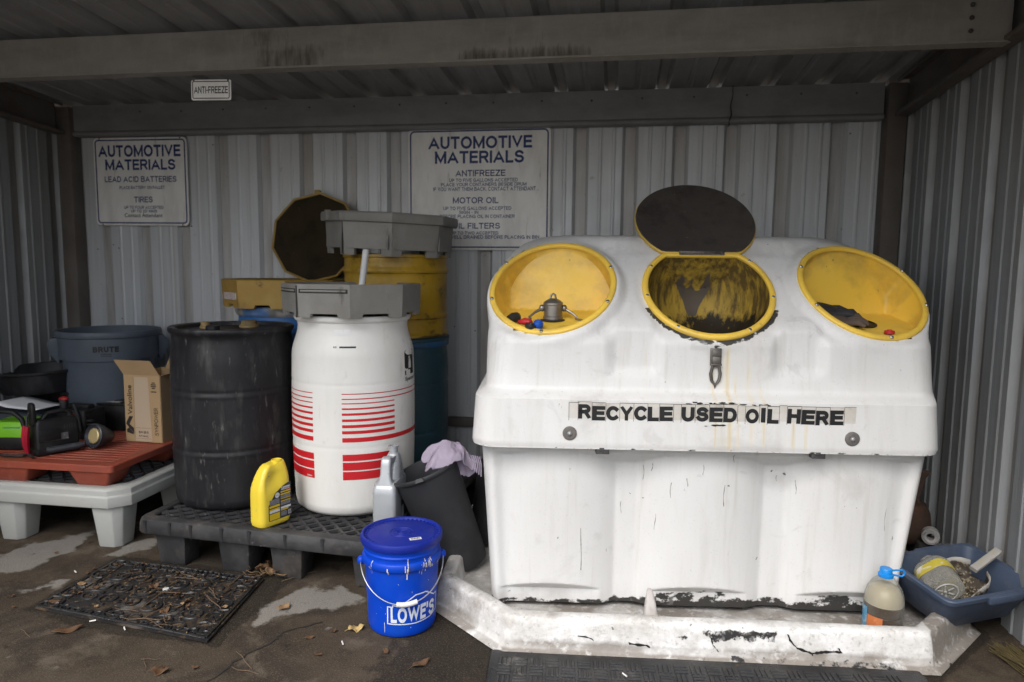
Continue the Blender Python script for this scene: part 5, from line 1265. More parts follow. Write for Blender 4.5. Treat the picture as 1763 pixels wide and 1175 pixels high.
m.build('lettering', mat('label_navy', (.03, .03, .08), rough=.4), lb, smooth=None)
m = M(); rects(m, [(.05, .073, .153, .157)], yj-.0009); m.build('label_band', mat('band_red', (.5, .03, .03), rough=.4), lb, smooth=None)

m_silv = mat('jug_silver', (.40, .42, .44), [D((.32, .335, .35), 6, .5, .7, .5)], .34, metal=.25)
sj = thing('jug', 'silver grey oil jug between the white drum and the leaning black bin', 'jug', (-1.005, 2.925, DZ), R(92), group='jugs at the front of the black pallet')
m = M(); out = []
for z, x0, x1, d in ((0, -.098, .098, .046), (.006, -.104, .104, .052), (.02, -.106, .106, .054), (.10, -.106, .106, .054), (.165, -.106, .106, .054), (.19, -.103, .104, .052), (.205, -.095, .101, .050), (.215, -.084, .098, .047)):
    out.append([(*p, z) for p in rrect((x1-x0)/2, d, .02, 6, (x0+x1)/2, 0)])
m.loft(out)
# handle lobe (towards the viewer) and the neck lobe behind it
out = [[(*p, z) for p in rrect(hx_, hy_, min(hx_, hy_)*.6, 6, cx, 0)] for z, hx_, hy_, cx in ((.20, .028, .045, -.066), (.225, .022, .030, -.068), (.25, .019, .024, -.064), (.29, .019, .023, -.058), (.315, .019, .023, -.052), (.325, .014, .018, -.048))]; m.loft(out)
out = [[(*p, z) for p in rrect(hx_, hy_, min(hx_, hy_)*.7, 6, cx, 0)] for z, hx_, hy_, cx in ((.20, .07, .048, .03), (.225, .062, .044, .036), (.25, .052, .040, .044), (.28, .042, .034, .05), (.305, .032, .028, .055), (.318, .022, .022, .055))]; m.loft(out)
out = [[(cx, y*1.0, z+dz) for y, dz in ((-.02, 0), (.02, 0), (.02, .022), (-.02, .022))] for cx, z in ((-.055, .295), (0, .292), (.05, .286))]; m.loft(out)
m.build('body', m_silv, sj, bevel=0, smooth=50)
m = M(); m.lathe([(.020, .312), (.020, .345), (.024, .346), (.024, .352), (.018, .352), (.017, .33), (.001, .33)], 24, ax=(.055, 0), cap1=False); m.build('neck', m_silv, sj, smooth=35)
m = M(); rects(m, [(-.02, .09, .03, .15)], -.0555); lb = m.build('label', mat('label_charcoal', (.035, .036, .042), rough=.4), sj, smooth=None)
m = M(); rects(m, [(-.02, .09, .118, .142)], -.0562); m.build('label_band', mat('band_yellow', (.62, .43, .02), rough=.4), lb, smooth=None)
m = M(); rects(m, [(-.014, .02, .036, .09)], -.0562); m.build('label_band', mat('band_white', (.62, .61, .62), rough=.4), lb, smooth=None)

# ---------------------------------------------------------------- leaning black bin with the rag
m_bin = mat('bin_black', (.026, .027, .03), [D((.06, .06, .063), 6, .5, .75, .6, det=9), D((.3, .29, .27), 26, .73, .78, .6, det=6)], .5, bump=(60, (1, 1, 1), .0008))
bn = thing('waste_bin', 'black plastic bin leaning against the black pallet with a rag over its rim', 'bin', (-.672, 2.985, .036), 0)
bn.rotation_euler = (R(5), R(-21), 0)
HB = .495
m = M(); m.lathe([(.098, 0), (.112, .006), (.116, .02), (.148, HB-.03), (.151, HB-.022), (.157, HB-.018), (.160, HB-.008), (.157, HB), (.150, HB), (.146, HB-.02), (.112, .02), (.001, .016)], 64, cap1=False); m.build('body', m_bin, bn, smooth=42)
m = M(); m.loft([[(.02+x, -.159-y, HB-.01) for x, y in ((-.02, 0), (.02, 0), (.02, .012), (-.02, .012))], [(.02+x, -.157-y, HB+.004) for x, y in ((-.015, 0), (.015, 0), (.015, .006), (-.015, .006))]]); m.build('rim_tab', m_bin, bn)
# rag: a crumpled cloth hanging over the rim
def rag():
    NA, NR = 120, 44; vs = [(0, 0, .058)]
    for j in range(1, NR+1):
        r = j/NR
        for i in range(NA):
            a = 2*math.pi*i/NA; ca, sa = math.cos(a), math.sin(a)
            lobe = 1+.16*math.sin(3*a+.6)+.10*math.sin(5*a+2)
            fold = math.sin(6*a+2.2*math.sin(2*a)+1.5*r)
            x = .125*r*lobe*ca*(1-.12*r*r); y = .078*r*lobe*sa*(1-.15*r*r)
            z = .058*(1-r**1.7)-.085*r**2.6*(.55+.45*math.sin(2*a+.4))+.016*fold*r*(1-.3*r)
            q = Vector((x*16, y*16, 2.7)); n1 = noise.noise(q); n2 = noise.noise(q*2.1+Vector((3, 1, 0)))
            z += .020*n1+.011*n2+.006*abs(noise.noise(q*4.2))+.004*math.sin(x*160+n1*9)*r+.010*abs(noise.noise(q*1.3+Vector((7, 7, 0))))
            vs.append((x+.010*n2, y+.010*n1-.012*r*r*fold, z))
    fs = [(0, 1+i, 1+(i+1) % NA) for i in range(NA)]
    for j in range(NR-1):
        for i in range(NA): b0 = 1+j*NA; fs.append((b0+i, b0+NA+i, b0+NA+(i+1) % NA, b0+(i+1) % NA))
    return vs, fs
m = M(); m.add(*rag())
o = m.build('rag', mat('rag_purple', (.33, .285, .36), [D((.28, .22, .31), 5, .45, .7, .7), D((.44, .39, .47), 30, .5, .75, .5), D((.22, .15, .12), 7, .62, .74, .6)], .95, spec=.1, bump=(180, (1, 1, 1), .0015)), smooth=75)
o.modifiers.new('thick', 'SOLIDIFY').thickness = .004
o.location = (-.728, 2.93, .558); o.rotation_euler = (R(-14), R(14), R(20))
tag(o, 'crumpled pale purple rag hanging over the rim of the leaning black bin', 'rag')
m = M()
for k in range(5): m.tube([(.0+k*.008, -.012*k, .03), (.02+.006*k, -.02-.008*k, .0), (.018+.01*k, -.015-.006*k, -.03-.006*k)], .003, 6)
fr_ = m.build('fringe', MATS['rag_purple'], o); fr_.location = (.085, -.045, -.005)

# ---------------------------------------------------------------- blue bucket
bk_ = thing('bucket', 'blue lidded hardware store bucket with white logo standing in front of the pallet', 'bucket', (-.812, 2.495, .003), 0)
m_bb = mat('bucket_blue', (.001, .046, .44), [D((.008, .07, .38), 6, .5, .75, .6), D((.05, .055, .10), 9, .64, .76, .7, det=9), D((.25, .27, .33), 60, .74, .78, .6)], .42, rvar=.08, spec=.3)
m_bl = mat('lid_blue', (.008, .02, .23), [D((.03, .04, .22), 6, .5, .75, .6), D((.09, .09, .14), 12, .64, .76, .5)], .45, spec=.3)
BK = [(.118, 0), (.128, .003), (.132, .012), (.1405, .20), (.143, .262), (.150, .264), (.153, .268), (.153, .290), (.150, .294), (.144, .297), (.144, .312), (.149, .314), (.149, .318), (.145, .322), (.146, .352)]
rk = prof_fn(BK)
m = M(); m.lathe(fine(BK), 80); m.build('body', m_bb, bk_, smooth=40)
m = M(); m.lathe([(.150, .340), (.1565, .342), (.159, .348), (.159, .366), (.1565, .371), (.150, .373), (.146, .371), (.144, .364), (.1425, .3625), (.14, .3625), (.132, .3625), (.1305, .3645), (.128, .365), (.05, .3655), (.049, .367), (.046, .367), (.045, .3652), (.036, .3652), (.035, .367), (.032, .367), (.031, .3652), (.022, .3652), (.021, .367), (.018, .367), (.017, .3652), (.005, .3652), (.004, .367), (.001, .367)], 80, cap1=False); lid_b = m.build('lid', m_bl, bk_, smooth=30)
m = M()
for k in range(48):
    a = 2*math.pi*k/48; m.loft([[((.1435+dr)*math.cos(a+da), (.1435+dr)*math.sin(a+da), z) for dr, da in ((-.009, -.02), (0, -.02), (0, .02), (-.009, .02))] for z in (.3620, .3665)])
m.build('lid_rib', m_bl, lid_b)
m = M(); m.T = Matrix.Translation((.072, -.055, .3662)) @ Matrix.Rotation(R(28), 4, 'Z'); m.box(0, 0, 0, .046, .021, .0008); st_ = m.build('price_sticker', mat('sticker_white', (.72, .72, .72), rough=.4), lid_b)
m = M(); m.T = Matrix.Translation((.072, -.055, .3670)) @ Matrix.Rotation(R(28), 4, 'Z')
for k in range(9): m.box(-.016+k*.004, 0, 0, .0016 if k % 3 else .0026, .013, .0004)
m.build('bar_code', m_ink, st_)
FK = math.atan2(.812, 2.495)+R(9)
m = M(); LT = text("LOWE", .140, .062, .030); putcyl(m, LT, FK+R(2), .093, rk, .0012); putcyl(m, text("'S", .048, .062, .026), FK+R(43), .093, rk, .0012)
def strokes(m, pts, w, a0):
    for (x0, z0), (x1, z1) in zip(pts, pts[1:]):
        L_ = math.hypot(x1-x0, z1-z0); nx_, nz_ = -(z1-z0)/L_*w/2, (x1-x0)/L_*w/2; k = max(1, int(L_/.012))
        dx_, dz_ = (x1-x0)/L_*w*.45, (z1-z0)/L_*w*.45
        vs = []; fs = []
        for i in range(k+1):
            t = i/k; x, z = x0-dx_+(x1-x0+2*dx_)*t, z0-dz_+(z1-z0+2*dz_)*t
            for s in (1, -1): X, Z = x+nx_*s, z+nz_*s; r = rk(Z)+.0012; vs.append((r*math.sin(a0+X/r), -r*math.cos(a0+X/r), Z))
            if i: fs.append((2*i-2, 2*i-1, 2*i+1, 2*i))
        m.add(vs, fs)
strokes(m, [(-.078, .058), (-.078, .126), (-.058, .126), (-.058, .132), (-.03, .132), (.03, .168), (.075, .168), (.125, .138), (.145, .138), (.145, .068), (.10, .058), (.03, .054), (-.078, .058)], .0042, FK)
m.build('logo', mat('logo_white', (.62, .66, .74), [D((.35, .42, .6), 40, .6, .7, .7)], .45), bk_, smooth=None)
m = M()
for k in range(30):
    a = random.choice([R(-62), R(-58), R(-50), R(30), R(36), R(42), R(47), R(58), R(8), R(-20)])+random.gauss(0, .03)+.3; z1 = random.uniform(.265, .305); L_ = random.uniform(.004, .028); patch(m, a, a+random.uniform(.006, .03), z1-L_, z1, rk, .0014+.0001*k, 2)
patch(m, R(26), R(27.2), .255, .318, rk, .0018, 1); patch(m, R(24.5), R(26.2), .235, .258, rk, .0018, 1); patch(m, R(-12), R(-11.2), .02, .06, rk, .0016, 1)
for k in range(22): a = random.uniform(-1.2, 1.6); z = random.uniform(.02, .25); patch(m, a, a+.012, z, z+random.uniform(.0015, .004), rk, .0014, 1)
m.build('paint_splash', mat('paint_cream', (.62, .58, .50), rough=.6), bk_, smooth=None)
m = M(); HA = math.atan2(.785, 2.492); pts = []
for k in range(33):
    t = math.pi*k/32; x = -.160*math.cos(t); y = -(.150*math.sin(t)**.85+.006); z = .272-.128*math.sin(t)**1.1
    pts.append((x, y, z))
rot = Matrix.Rotation(HA+R(4), 3, 'Z'); pts = [tuple(rot @ Vector(p)) for p in pts]
m.tube(pts, .0022, 8); m.build('wire_handle', mat('wire_zinc', (.45, .45, .45), rough=.35, metal=.8), bk_)
gp = [Vector(p) for p in pts[14:20]]
m = M(); m.tube(gp, .0095, 14); m.build('grip', mat('grip_white', (.66, .64, .62), [D((.4, .36, .32), 20, .55, .7, .6)], .5), bk_, smooth=40)
for sg in (0, 32):
    p = Vector(pts[sg]); m = M(); m.ball(tuple(p*.985), .016, .016, .018); m.build('ear', m_bb, bk_)

# ---------------------------------------------------------------- rubber mats
m_rub = mat('rubber_wet', (.014, .014, .015), [D((.05, .047, .043), 6, .5, .72, .7, det=9), D((.16, .15, .135), 5, .60, .70, .8, det=9), D((.10, .055, .025), 16, .66, .74, .7, det=7)], .36, bump=(90, (1, 1, 1), .001), rvar=.18)
MA = [Vector(p) for p in ((-2.312, 2.327), (-1.475, 2.212), (-1.53, 2.73), (-2.31, 2.785))]
m_rub2 = mat('rubber_gritty', (.012, .011, .011), [D((.06, .042, .026), 9, .5, .62, .85, det=12), D((.11, .07, .035), 26, .56, .66, .8, det=8), D((.13, .12, .11), 5, .56, .66, .7, det=9)], .6, bump=(120, (1, 1, 1), .002))
mt = thing('door_mat', 'black scrollwork rubber door mat strewn with dead leaves on the concrete', 'mat', (-1.9, 2.5, .004), 0)
def bil(u, v): return (MA[0]*(1-u)+MA[1]*u)*(1-v)+(MA[3]*(1-u)+MA[2]*u)*v-Vector((-1.9, 2.5))
m = M(); NU = 30
m.loft([[(*bil(u, v), z) for u, v in [(i, 0+ii) for i in (ii, 1-ii) for _ in (0,)]+[(1-ii, 1-ii), (ii, 1-ii)]] for ii, z in ((0, 0), (0, .008), (.012, .010))])
ob = m.build('base', m_rub2, mt)
m = M()
def spiral(cx, cy, r, a0, sg, turns=1.6):
    P = []
    for k in range(26):
        t = k/25; rr_ = r*(1-t*.86); a = a0+sg*t*turns*2*math.pi; uv = (cx+rr_*math.cos(a)/.82, cy+rr_*math.sin(a)/.5)
        if .01 < uv[0] < .99 and .01 < uv[1] < .99: P.append((*bil(*uv), .012))
        elif len(P) > 3: break
        else: P = []
    if len(P) > 3: m.tube(P, [.0065-.003*i/len(P) for i in range(len(P))], 6)
rs = random.Random(3)
for iy in range(5):
    for ix in range(8): spiral((ix+.5)/8+rs.uniform(-.01, .01), (iy+.5)/5+rs.uniform(-.01, .01), .052, rs.uniform(0, 6.28), rs.choice((1, -1)), 1.4)
for i in range(15): spiral((i+.5)/15, .05, .026, rs.uniform(0, 6), rs.choice((1, -1)), 1.3); spiral((i+.5)/15, .95, .026, rs.uniform(0, 6), rs.choice((1, -1)), 1.3)
for a, b in (((.015, .02), (.985, .02)), ((.985, .02), (.985, .98)), ((.985, .98), (.015, .98)), ((.015, .98), (.015, .02))): m.tube([(*bil(a[0]+(b[0]-a[0])*k/10, a[1]+(b[1]-a[1])*k/10), .011) for k in range(11)], .007, 6)
for a, b in (((.10, .09), (.90, .09)), ((.90, .09), (.90, .91)), ((.90, .91), (.10, .91)), ((.10, .91), (.10, .09))): m.tube([(*bil(a[0]+(b[0]-a[0])*k/10, a[1]+(b[1]-a[1])*k/10), .011) for k in range(11)], .004, 6)
m.build('scroll_relief', m_rub, mt, smooth=60)
rq = random.Random(21); m = M()
for i in range(900):
    u, v = rq.random(), min(.98, max(.02, rq.gauss(.6, .28))); p = bil(u*.96+.02, v); s = rq.uniform(.002, .009); a = rq.uniform(0, 6.3); w = s*rq.uniform(.15, .6); z = .0115+rq.random()*.006
    c, sn = math.cos(a), math.sin(a)
    m.add([(p.x+s*c, p.y+s*sn, z), (p.x-w*sn, p.y+w*c, z+.002), (p.x-s*c, p.y-s*sn, z+rq.random()*.004), (p.x+w*sn, p.y-w*c, z+.001)], [(0, 1, 2, 3)])
m.v = [(x-0, y, z) for x, y, z in m.v]
o = m.build('leaf_litter', mat('litter_brown', (.11, .065, .032), [D((.24, .16, .08), 60, .55, .6, .9, det=2), D((.03, .02, .012), 45, .5, .6, .8, det=2)], .85), smooth=None, loc=(-1.9, 2.5, .004)); o['kind'] = 'stuff'; tag(o, 'fine brown leaf litter scattered over the scrollwork door mat', 'leaf litter')
fm = thing('floor_mat', 'dark rubber mat with a basket weave tread in front of the white basin', 'mat', (.36, 2.06, .004), R(4.8))
m = M(); m.loft([[(x, y, z) for x, y in rrect(hx_, hy_, .01, 3)] for hx_, hy_, z in ((.76, .35, 0), (.755, .345, .006), (.73, .32, .009))]); m.build('base', m_rub, fm, smooth=30)
m = M(); c_ = .056
for iy in range(11):
    for ix in range(25):
        x, y = -.70+ix*c_, -.29+iy*c_
        if (ix+iy) % 2: 
            for k in (-1, 0, 1): m.frus(x, y+k*.017, .0085, .0125, (.048, .0125), (.044, .009))
        else:
            for k in (-1, 0, 1): m.frus(x+k*.017, y, .0085, .0125, (.0125, .048), (.009, .044))
m.build('tread', m_rub, fm)

# ---------------------------------------------------------------- leaves and litter
m_leaf = [mat('leaf_tan', (.26, .165, .085), [D((.15, .085, .04), 25, .45, .7, .7)], .75), mat('leaf_brown', (.10, .052, .024), [D((.05, .027, .015), 25, .45, .7, .7)], .7), mat('leaf_yellow', (.46, .33, .13), [D((.3, .19, .06), 25, .5, .75, .7)], .7)]
def leafmesh(kind, mm):
    vs = []; fs = []; N_ = 9
    for i in range(N_+1):
        t = i/N_; w = (.36*math.sin(math.pi*t**.8)+.02)*(1 if kind != 1 else .6)
        if kind == 2: w *= 1+.35*math.sin(t*17)
        if kind == 0 and t > .75: w *= .9
        x = t-.5; up = .18*(x*x*2)+(.10 if kind == 2 else .03)*math.sin(t*9)
        vs += [(x, -w, up+.16*w+.06*math.sin(t*6)), (x, -w*.5, up+.02), (x, 0, up), (x, w*.5, up+.03), (x, w, up+.24*w)]
        if i: b = 5*i; fs += [(b-5+k, b-4+k, b+1+k, b+k) for k in range(4)]
    m = M(); m.add(vs, fs); m.tube([(-.5, 0, vs[2][2]), (-.62, .03, .02), (-.72, .02, .0)], .012, 5)
    o = m.build('leaf', mm, smooth=60); return o
bases = [leafmesh(k, m_leaf[k]) for k in (0, 1, 2)]+[leafmesh(2, m_leaf[1]), leafmesh(1, m_leaf[0])]
for i, b in enumerate(bases): b.modifiers.new('thick', 'SOLIDIFY').thickness = .02
used = set()
def leaf(k, x, y, z, s, rz, label, group=None, tilt=(0, 0)):
    b = bases[k]
    if k in used: o = b.copy(); COL.objects.link(o)
    else: o = b; used.add(k)
    o.location = (x, y, z); o.scale = (s, s, s); o.rotation_euler = (tilt[0], tilt[1], rz); tag(o, label, 'leaf')
    if group: o['group'] = group
    return o
leaf(2, -.968, 2.40, .005, .062, .6, 'heart shaped pale yellow leaf lying flat beside the blue bucket', 'fallen leaves')
leaf(0, -1.32, 2.51, .006, .060, 1.2, 'curled tan leaf on the pale concrete right of the scrollwork mat', 'fallen leaves')
leaf(1, -.653, 2.216, .005, .075, .9, 'brown leaf in front of the bucket near the basin corner', 'fallen leaves')
leaf(1, -2.05, 2.20, .005, .10, .7, 'long brown leaf on bare concrete in front of the scrollwork mat', 'fallen leaves')
leaf(3, -1.53, 2.02, .005, .06, .2, 'dark brown leaf near the bottom of the picture by the concrete crack', 'fallen leaves')
for i, (x, y) in enumerate(((-1.56, 2.784), (-1.536, 2.819), (-1.519, 2.762), (-1.58, 2.80), (-1.49, 2.79), (-1.50, 2.83), (-1.55, 2.75), (-1.61, 2.77), (-1.66, 2.80), (-1.47, 2.76))):
    leaf(random.choice((0, 3, 4)), x, y, .012+random.random()*.02, random.uniform(.05, .08), random.uniform(0, 6), 'crumpled tan leaf heaped against the feet of the black pallet', 'leaves by the pallet feet', (random.uniform(-.7, .7), random.uniform(-.7, .7)))
rl = random.Random(11)
for i in range(22):
    u, v = rl.uniform(.04, .96), rl.uniform(.08, .98); p = bil(u, v)+Vector((-1.9, 2.5))
    leaf(rl.choice((0, 1, 1, 3, 3, 3)), p.x, p.y, .019+rl.random()*.004, rl.uniform(.02, .05), rl.uniform(0, 6), 'small dead leaf on the scrollwork door mat', 'leaves on the door mat', (rl.uniform(-.4, .4), rl.uniform(-.4, .4)))
for i in range(16):
    x, y = rl.choice(((-2.5, 2.35), (-1.35, 2.75), (-1.0, 2.75), (-2.45, 2.75), (-.95, 2.2), (-1.6, 2.1)))
    leaf(rl.choice((1, 3)), x+rl.gauss(0, .12), y+rl.gauss(0, .1), .006, rl.uniform(.02, .04), rl.uniform(0, 6), 'tiny brown leaf scrap on the stained concrete', 'leaf scraps on the concrete', (rl.uniform(-.2, .2), 0))
m = M(); m.tube([(-.5, 0, 0), (-.1, .03, .02), (.25, .0, .0), (.5, .06, .02)], [.012, .014, .012, .008], 6)
tw = m.build('twig', mat('twig_brown', (.10, .065, .04), [D((.2, .14, .08), 20, .5, .7, .6)], .8)); firstt = True
for i in range(34):
    o = tw if firstt else tw.copy()
    if not firstt: COL.objects.link(o)
    firstt = False
    if i < 26: u, v = rl.uniform(.05, .95), rl.uniform(.05, .95); p = bil(u, v)+Vector((-1.9, 2.5)); z = .020; lab_ = 'thin dead twig lying across the scrollwork door mat'; gr_ = 'twigs on the door mat'
    else: p = Vector((rl.uniform(-2.5, -1.2), rl.uniform(2.05, 2.2))) if i < 31 else Vector((rl.uniform(-1.7, -1.3), rl.uniform(2.74, 2.82))); z = .005; lab_ = 'thin twig on the bare stained concrete'; gr_ = 'twigs on the concrete'
    o.location = (p.x, p.y, z); s = rl.uniform(.06, .17); o.scale = (s, s*rl.choice((1, -1)), s); o.rotation_euler = (0, 0, rl.uniform(0, 6)); tag(o, lab_, 'twig', gr_)
m = M(); m.T = Matrix.Rotation(R(90), 4, 'Y'); m.lathe([(.004, -.016), (.004, .016)], 10); bt = m.build('cigarette_butt', mat('butt_white', (.66, .64, .62), rough=.8)); fb_ = True
for x, y, lab_ in ((-2.006, 2.278, 'white cigarette butt in front of the left part of the door mat'), (-1.844, 2.248, 'white cigarette butt in front of the middle of the door mat'), (-2.41, 2.652, 'white cigarette butt left of the door mat'), (-.979, 2.294, 'white cigarette butt on the concrete left of the bucket base'), (-.376, 2.262, 'white cigarette butt at the corner of the basket weave mat'), (.06, 2.25, 'white cigarette butt on the basket weave mat')):
    o = bt if fb_ else bt.copy()
    if not fb_: COL.objects.link(o)
    fb_ = False; o.scale = (.7, .7, .7); o.location = (x, y, .017 if x > -.1 else .007); o.rotation_euler = (0, 0, rl.uniform(0, 6)); tag(o, lab_, 'cigarette butt', 'cigarette butts')
m = M(); m.lathe([(.013, 0), (.013, .005), (.011, .006), (.001, .006)], 20); o = m.build('bottle_cap', mat('cap_white', (.5, .5, .49), rough=.4), loc=(-1.88, 2.545, .018)); tag(o, 'small round white bottle cap on the scrollwork door mat', 'bottle cap')

# ---------------------------------------------------------------- bits lying in the bowls
TM = Matrix.Translation((TX, TY, 0)) @ Matrix.Rotation(TROT, 4, 'Z')
def tw_(x, y, z): return TM @ Vector((x, y, z))
def cap(label, p, r, h, mm, rx=0, ry=0):
    m = M(); m.lathe([(r, 0), (r, h*.75), (r*.85, h), (r*.5, h), (r*.4, h*1.25), (.001, h*1.25)], 20, cap1=False)
    o = m.build('bottle_cap', mm, smooth=35, loc=tw_(*p)); o.rotation_euler = (rx, ry, TROT); tag(o, label, 'bottle cap', 'caps lying in the bowls'); return o
m_rc = mat('cap_red', (.46, .022, .03), [D((.3, .02, .02), 20, .5, .7, .5)], .35); m_bc = mat('cap_blue', (.01, .08, .42), rough=.35)
m = M(); m.tube([(-.03, 0, .014), (.0, 0, .017), (.022, 0, .014), (.03, 0, .012)], [.006, .015, .014, .006], 14); o = m.build('bottle_cap', m_rc, loc=tw_(-.705, .085, 1.178)); o.rotation_euler.z = R(-18); tag(o, 'red plastic spout cap in the left yellow bowl', 'bottle cap', 'caps lying in the bowls')
cap('blue cap with a black collar in the left yellow bowl', (-.655, .078, 1.174), .020, .024, m_bc, R(20), R(10))
cap('black cap beneath the red and blue caps in the left yellow bowl', (-.685, .062, 1.172), .022, .016, BLACK(), R(12), R(15))
cap('round red screw cap on the floor of the right yellow bowl', (.705, .072, 1.167), .019, .013, m_rc)
m = M(); m.tube([(-.02, 0, .02), (0, 0, .026), (.02, .0, .03), (.03, .01, .03)], [.018, .022, .020, .012], 12); m.tube([(.02, 0, .03), (.045, .02, .012)], [.008, .006], 8); o = m.build('spout', mat('spout_dark', (.03, .028, .025), [D((.2, .16, .09), 20, .5, .6, .7)], .45), loc=tw_(-.755, .135, 1.178)); o.rotation_euler.z = R(50); tag(o, 'dark pouring spout at the left edge of the left yellow bowl', 'spout')
def glove(label, p, rz, mm, s=1, seed=0, tilt=(0, 0)):
    m = M(); rg = random.Random(seed)
    m.loft([[(x, hy_*math.cos(a), .016+hz*math.sin(a)) for a in [2*math.pi*k/16 for k in range(16)]] for x, hy_, hz in ((-.12, .030, .010), (-.118, .042, .014), (-.09, .043, .016), (-.06, .037, .015), (-.02, .042, .017), (.01, .044, .016), (.03, .040, .014), (.036, .03, .01))])
    for k, (y, L_, a) in enumerate(((-.032, .065, -.14), (-.011, .078, -.03), (.011, .074, .04), (.031, .058, .16))):
        q = rg.uniform(-.01, .012); m.tube([(.015, y, .016), (.035, y+.02*a, .020), (.035+L_*.5, y+L_*.5*a, .022+q), (.03+L_, y+L_*a+q*.6, .012)], [.012, .0125, .0115, .007], 10)
    m.tube([(-.045, -.03, .016), (-.02, -.052, .018), (.015, -.062, .016)], [.014, .013, .008], 10)
    o = m.build('glove', mm, smooth=60, fn=lambda c: c*s+Vector((noise.noise(c*24+Vector((seed, 0, 0))), noise.noise(c*24+Vector((0, seed, 3))), .6*noise.noise(c*20)))*.006)
    o.location = tw_(*p); o.rotation_euler = (tilt[0], tilt[1], rz); tag(o, label, 'glove', 'work gloves in the right bowl'); return o
m_gd = mat('glove_charcoal', (.022, .023, .027), [D((.05, .052, .058), 14, .5, .7, .6)], .8)
m_gb = mat('glove_brown', (.085, .062, .048), [D((.16, .12, .09), 14, .5, .7, .6)], .85)
glove('dark charcoal work glove lying in the right yellow bowl', (.535, .255, 1.228), R(-12), m_gd, 1.22, 2, (R(14), R(13)))
glove('dirty brown work glove below the charcoal one in the right yellow bowl', (.555, .175, 1.194), R(-16), m_gb, 1.0, 5, (R(12), R(4)))

# ---------------------------------------------------------------- right corner
tubm = mat('tub_blue', (.058, .08, .125), [D((.04, .054, .085), 4, .45, .7, .7), D((.11, .12, .15), 8, .56, .74, .7, det=9), D((.06, .05, .04), 5, .6, .74, .7)], .5, bump=(60, (1, 1, 1), .0008))
dt = thing('dish_tub', 'faded blue plastic tub propped on the basin corner holding a scoop', 'tub', (1.350, 2.815, .085), R(22))
dt.rotation_euler = (R(7), R(-3), R(22))
m = M(); hx0, hy0, hx1, hy1, H2 = .160, .105, .212, .165, .165
m.loft([[(x, y, z) for x, y in rrect(a, b, .035, 6)] for a, b, z in ((hx0-.015, hy0-.015, 0), (hx0, hy0, .012), (hx1-.012, hy1-.012, H2-.022), (hx1, hy1, H2-.018), (hx1+.003, hy1+.003, H2-.002), (hx1, hy1, H2+.002), (hx1-.016, hy1-.016, H2), (hx1-.02, hy1-.02, H2-.012), (hx0-.005, hy0-.005, .02), (hx0-.06, hy0-.06, .012))])
m.build('body', tubm, dt, smooth=42)
for sy in (-1, 1): m = M(); m.loft([[(x*.075+.03, sy*(hy1+.003+y), z) for x, y in ((-1, -.005), (1, -.005), (1, .012), (-1, .012))] for z in (H2-.028, H2+.001)]); m.build('rim_grip', tubm, dt, bevel=.004)
TBM = Matrix.Translation(dt.location) @ dt.rotation_euler.to_matrix().to_4x4()
def tl(x, y, z): return TBM @ Vector((x, y, z))
# feed scoop with dirt
m_scoop = mat('scoop_grey', (.34, .33, .31), [D((.24, .22, .19), 5, .42, .7, .7), D((.045, .032, .02), 16, .42, .56, .92, attr='soil', k=1.5, det=10), D((.34, .29, .2), 40, .56, .64, .8, det=4)], .5)
sc = thing('scoop', 'grey plastic scoop caked with dirt, its handle over the tub edge', 'scoop', (0, 0, 0))
sc.matrix_world = Matrix.Translation(tl(.000, .0, .085)) @ Matrix.Rotation(R(24), 4, 'Z') @ Matrix.Rotation(R(-16), 4, 'Y') @ Matrix.Rotation(R(14), 4, 'X') @ Matrix.Scale(.74, 4)
m = M(); rows_ = []
NS = 22
for i in range(17):
    t = i/16; x = -.20+.34*t; w = .125*(1-.12*t)*(1 if t < .75 else math.sqrt(max(0, 1-((t-.75)/.27)**2))*.9+.1); hgt = .085*ss(-.1, .8, t)+.012
    row = []
    for k in range(NS+1):
        a = math.pi*(k/NS); cx = -math.cos(a); yy = w*math.copysign(abs(cx)**.6, cx); zz = hgt*(1-math.sin(a)**.45)
        row.append((x, yy, zz))
    rows_.append(row)
m.loft(rows_, False, False, closed=False)
o = m.build('pan', m_scoop, sc, smooth=60); o.modifiers.new('thick', 'SOLIDIFY').thickness = .005
paint(o, 'soil', lambda c: .62*ss(-.16, -.02, c.x)*ss(.105, .05, c.z)+.1)
m = M(); m.loft([[(x, y+cy, z+cz) for y, z in rrect(.021, .011, .006, 3)] for x, cy, cz in ((.10, 0, .088), (.14, 0, .098), (.22, .005, .114), (.28, .01, .126))]); m.build('handle', m_scoop, sc, smooth=45)
m = M(); rg = random.Random(4)
for i in range(300):
    x, y = rg.gauss(-.04, .05), rg.gauss(0, .048)
    if abs(y) < .1 and -.17 < x < .09: s = rg.uniform(.002, .009); m.ball((x, y, .014+rg.random()*.012), s*1.3, s, s*.8, 6, 4)
o = m.build('dirt_clump', mat('dirt_mixed', (.30, .25, .17), [D((.05, .038, .025), 40, .42, .55, .95, det=3)], .95), smooth=60); o.parent = sc; o['kind'] = 'stuff'
# clear plastic jar lying with its base forward
m_pet = clear('clear_plastic', (.86, .85, .80), (.45, .44, .40), .22, .18)
pj = thing('plastic_bottle', 'empty clear plastic bottle with a yellow label lying in the blue tub, base outward', 'bottle', (0, 0, 0))
pj.matrix_world = Matrix.Translation((1.258, 2.690, .200)) @ Vector((.04, .86, .22)).to_track_quat('Z', 'Y').to_matrix().to_4x4() @ Matrix.Rotation(R(-45), 4, 'Z') @ Matrix.Diagonal((1.12, 1.12, .78, 1))
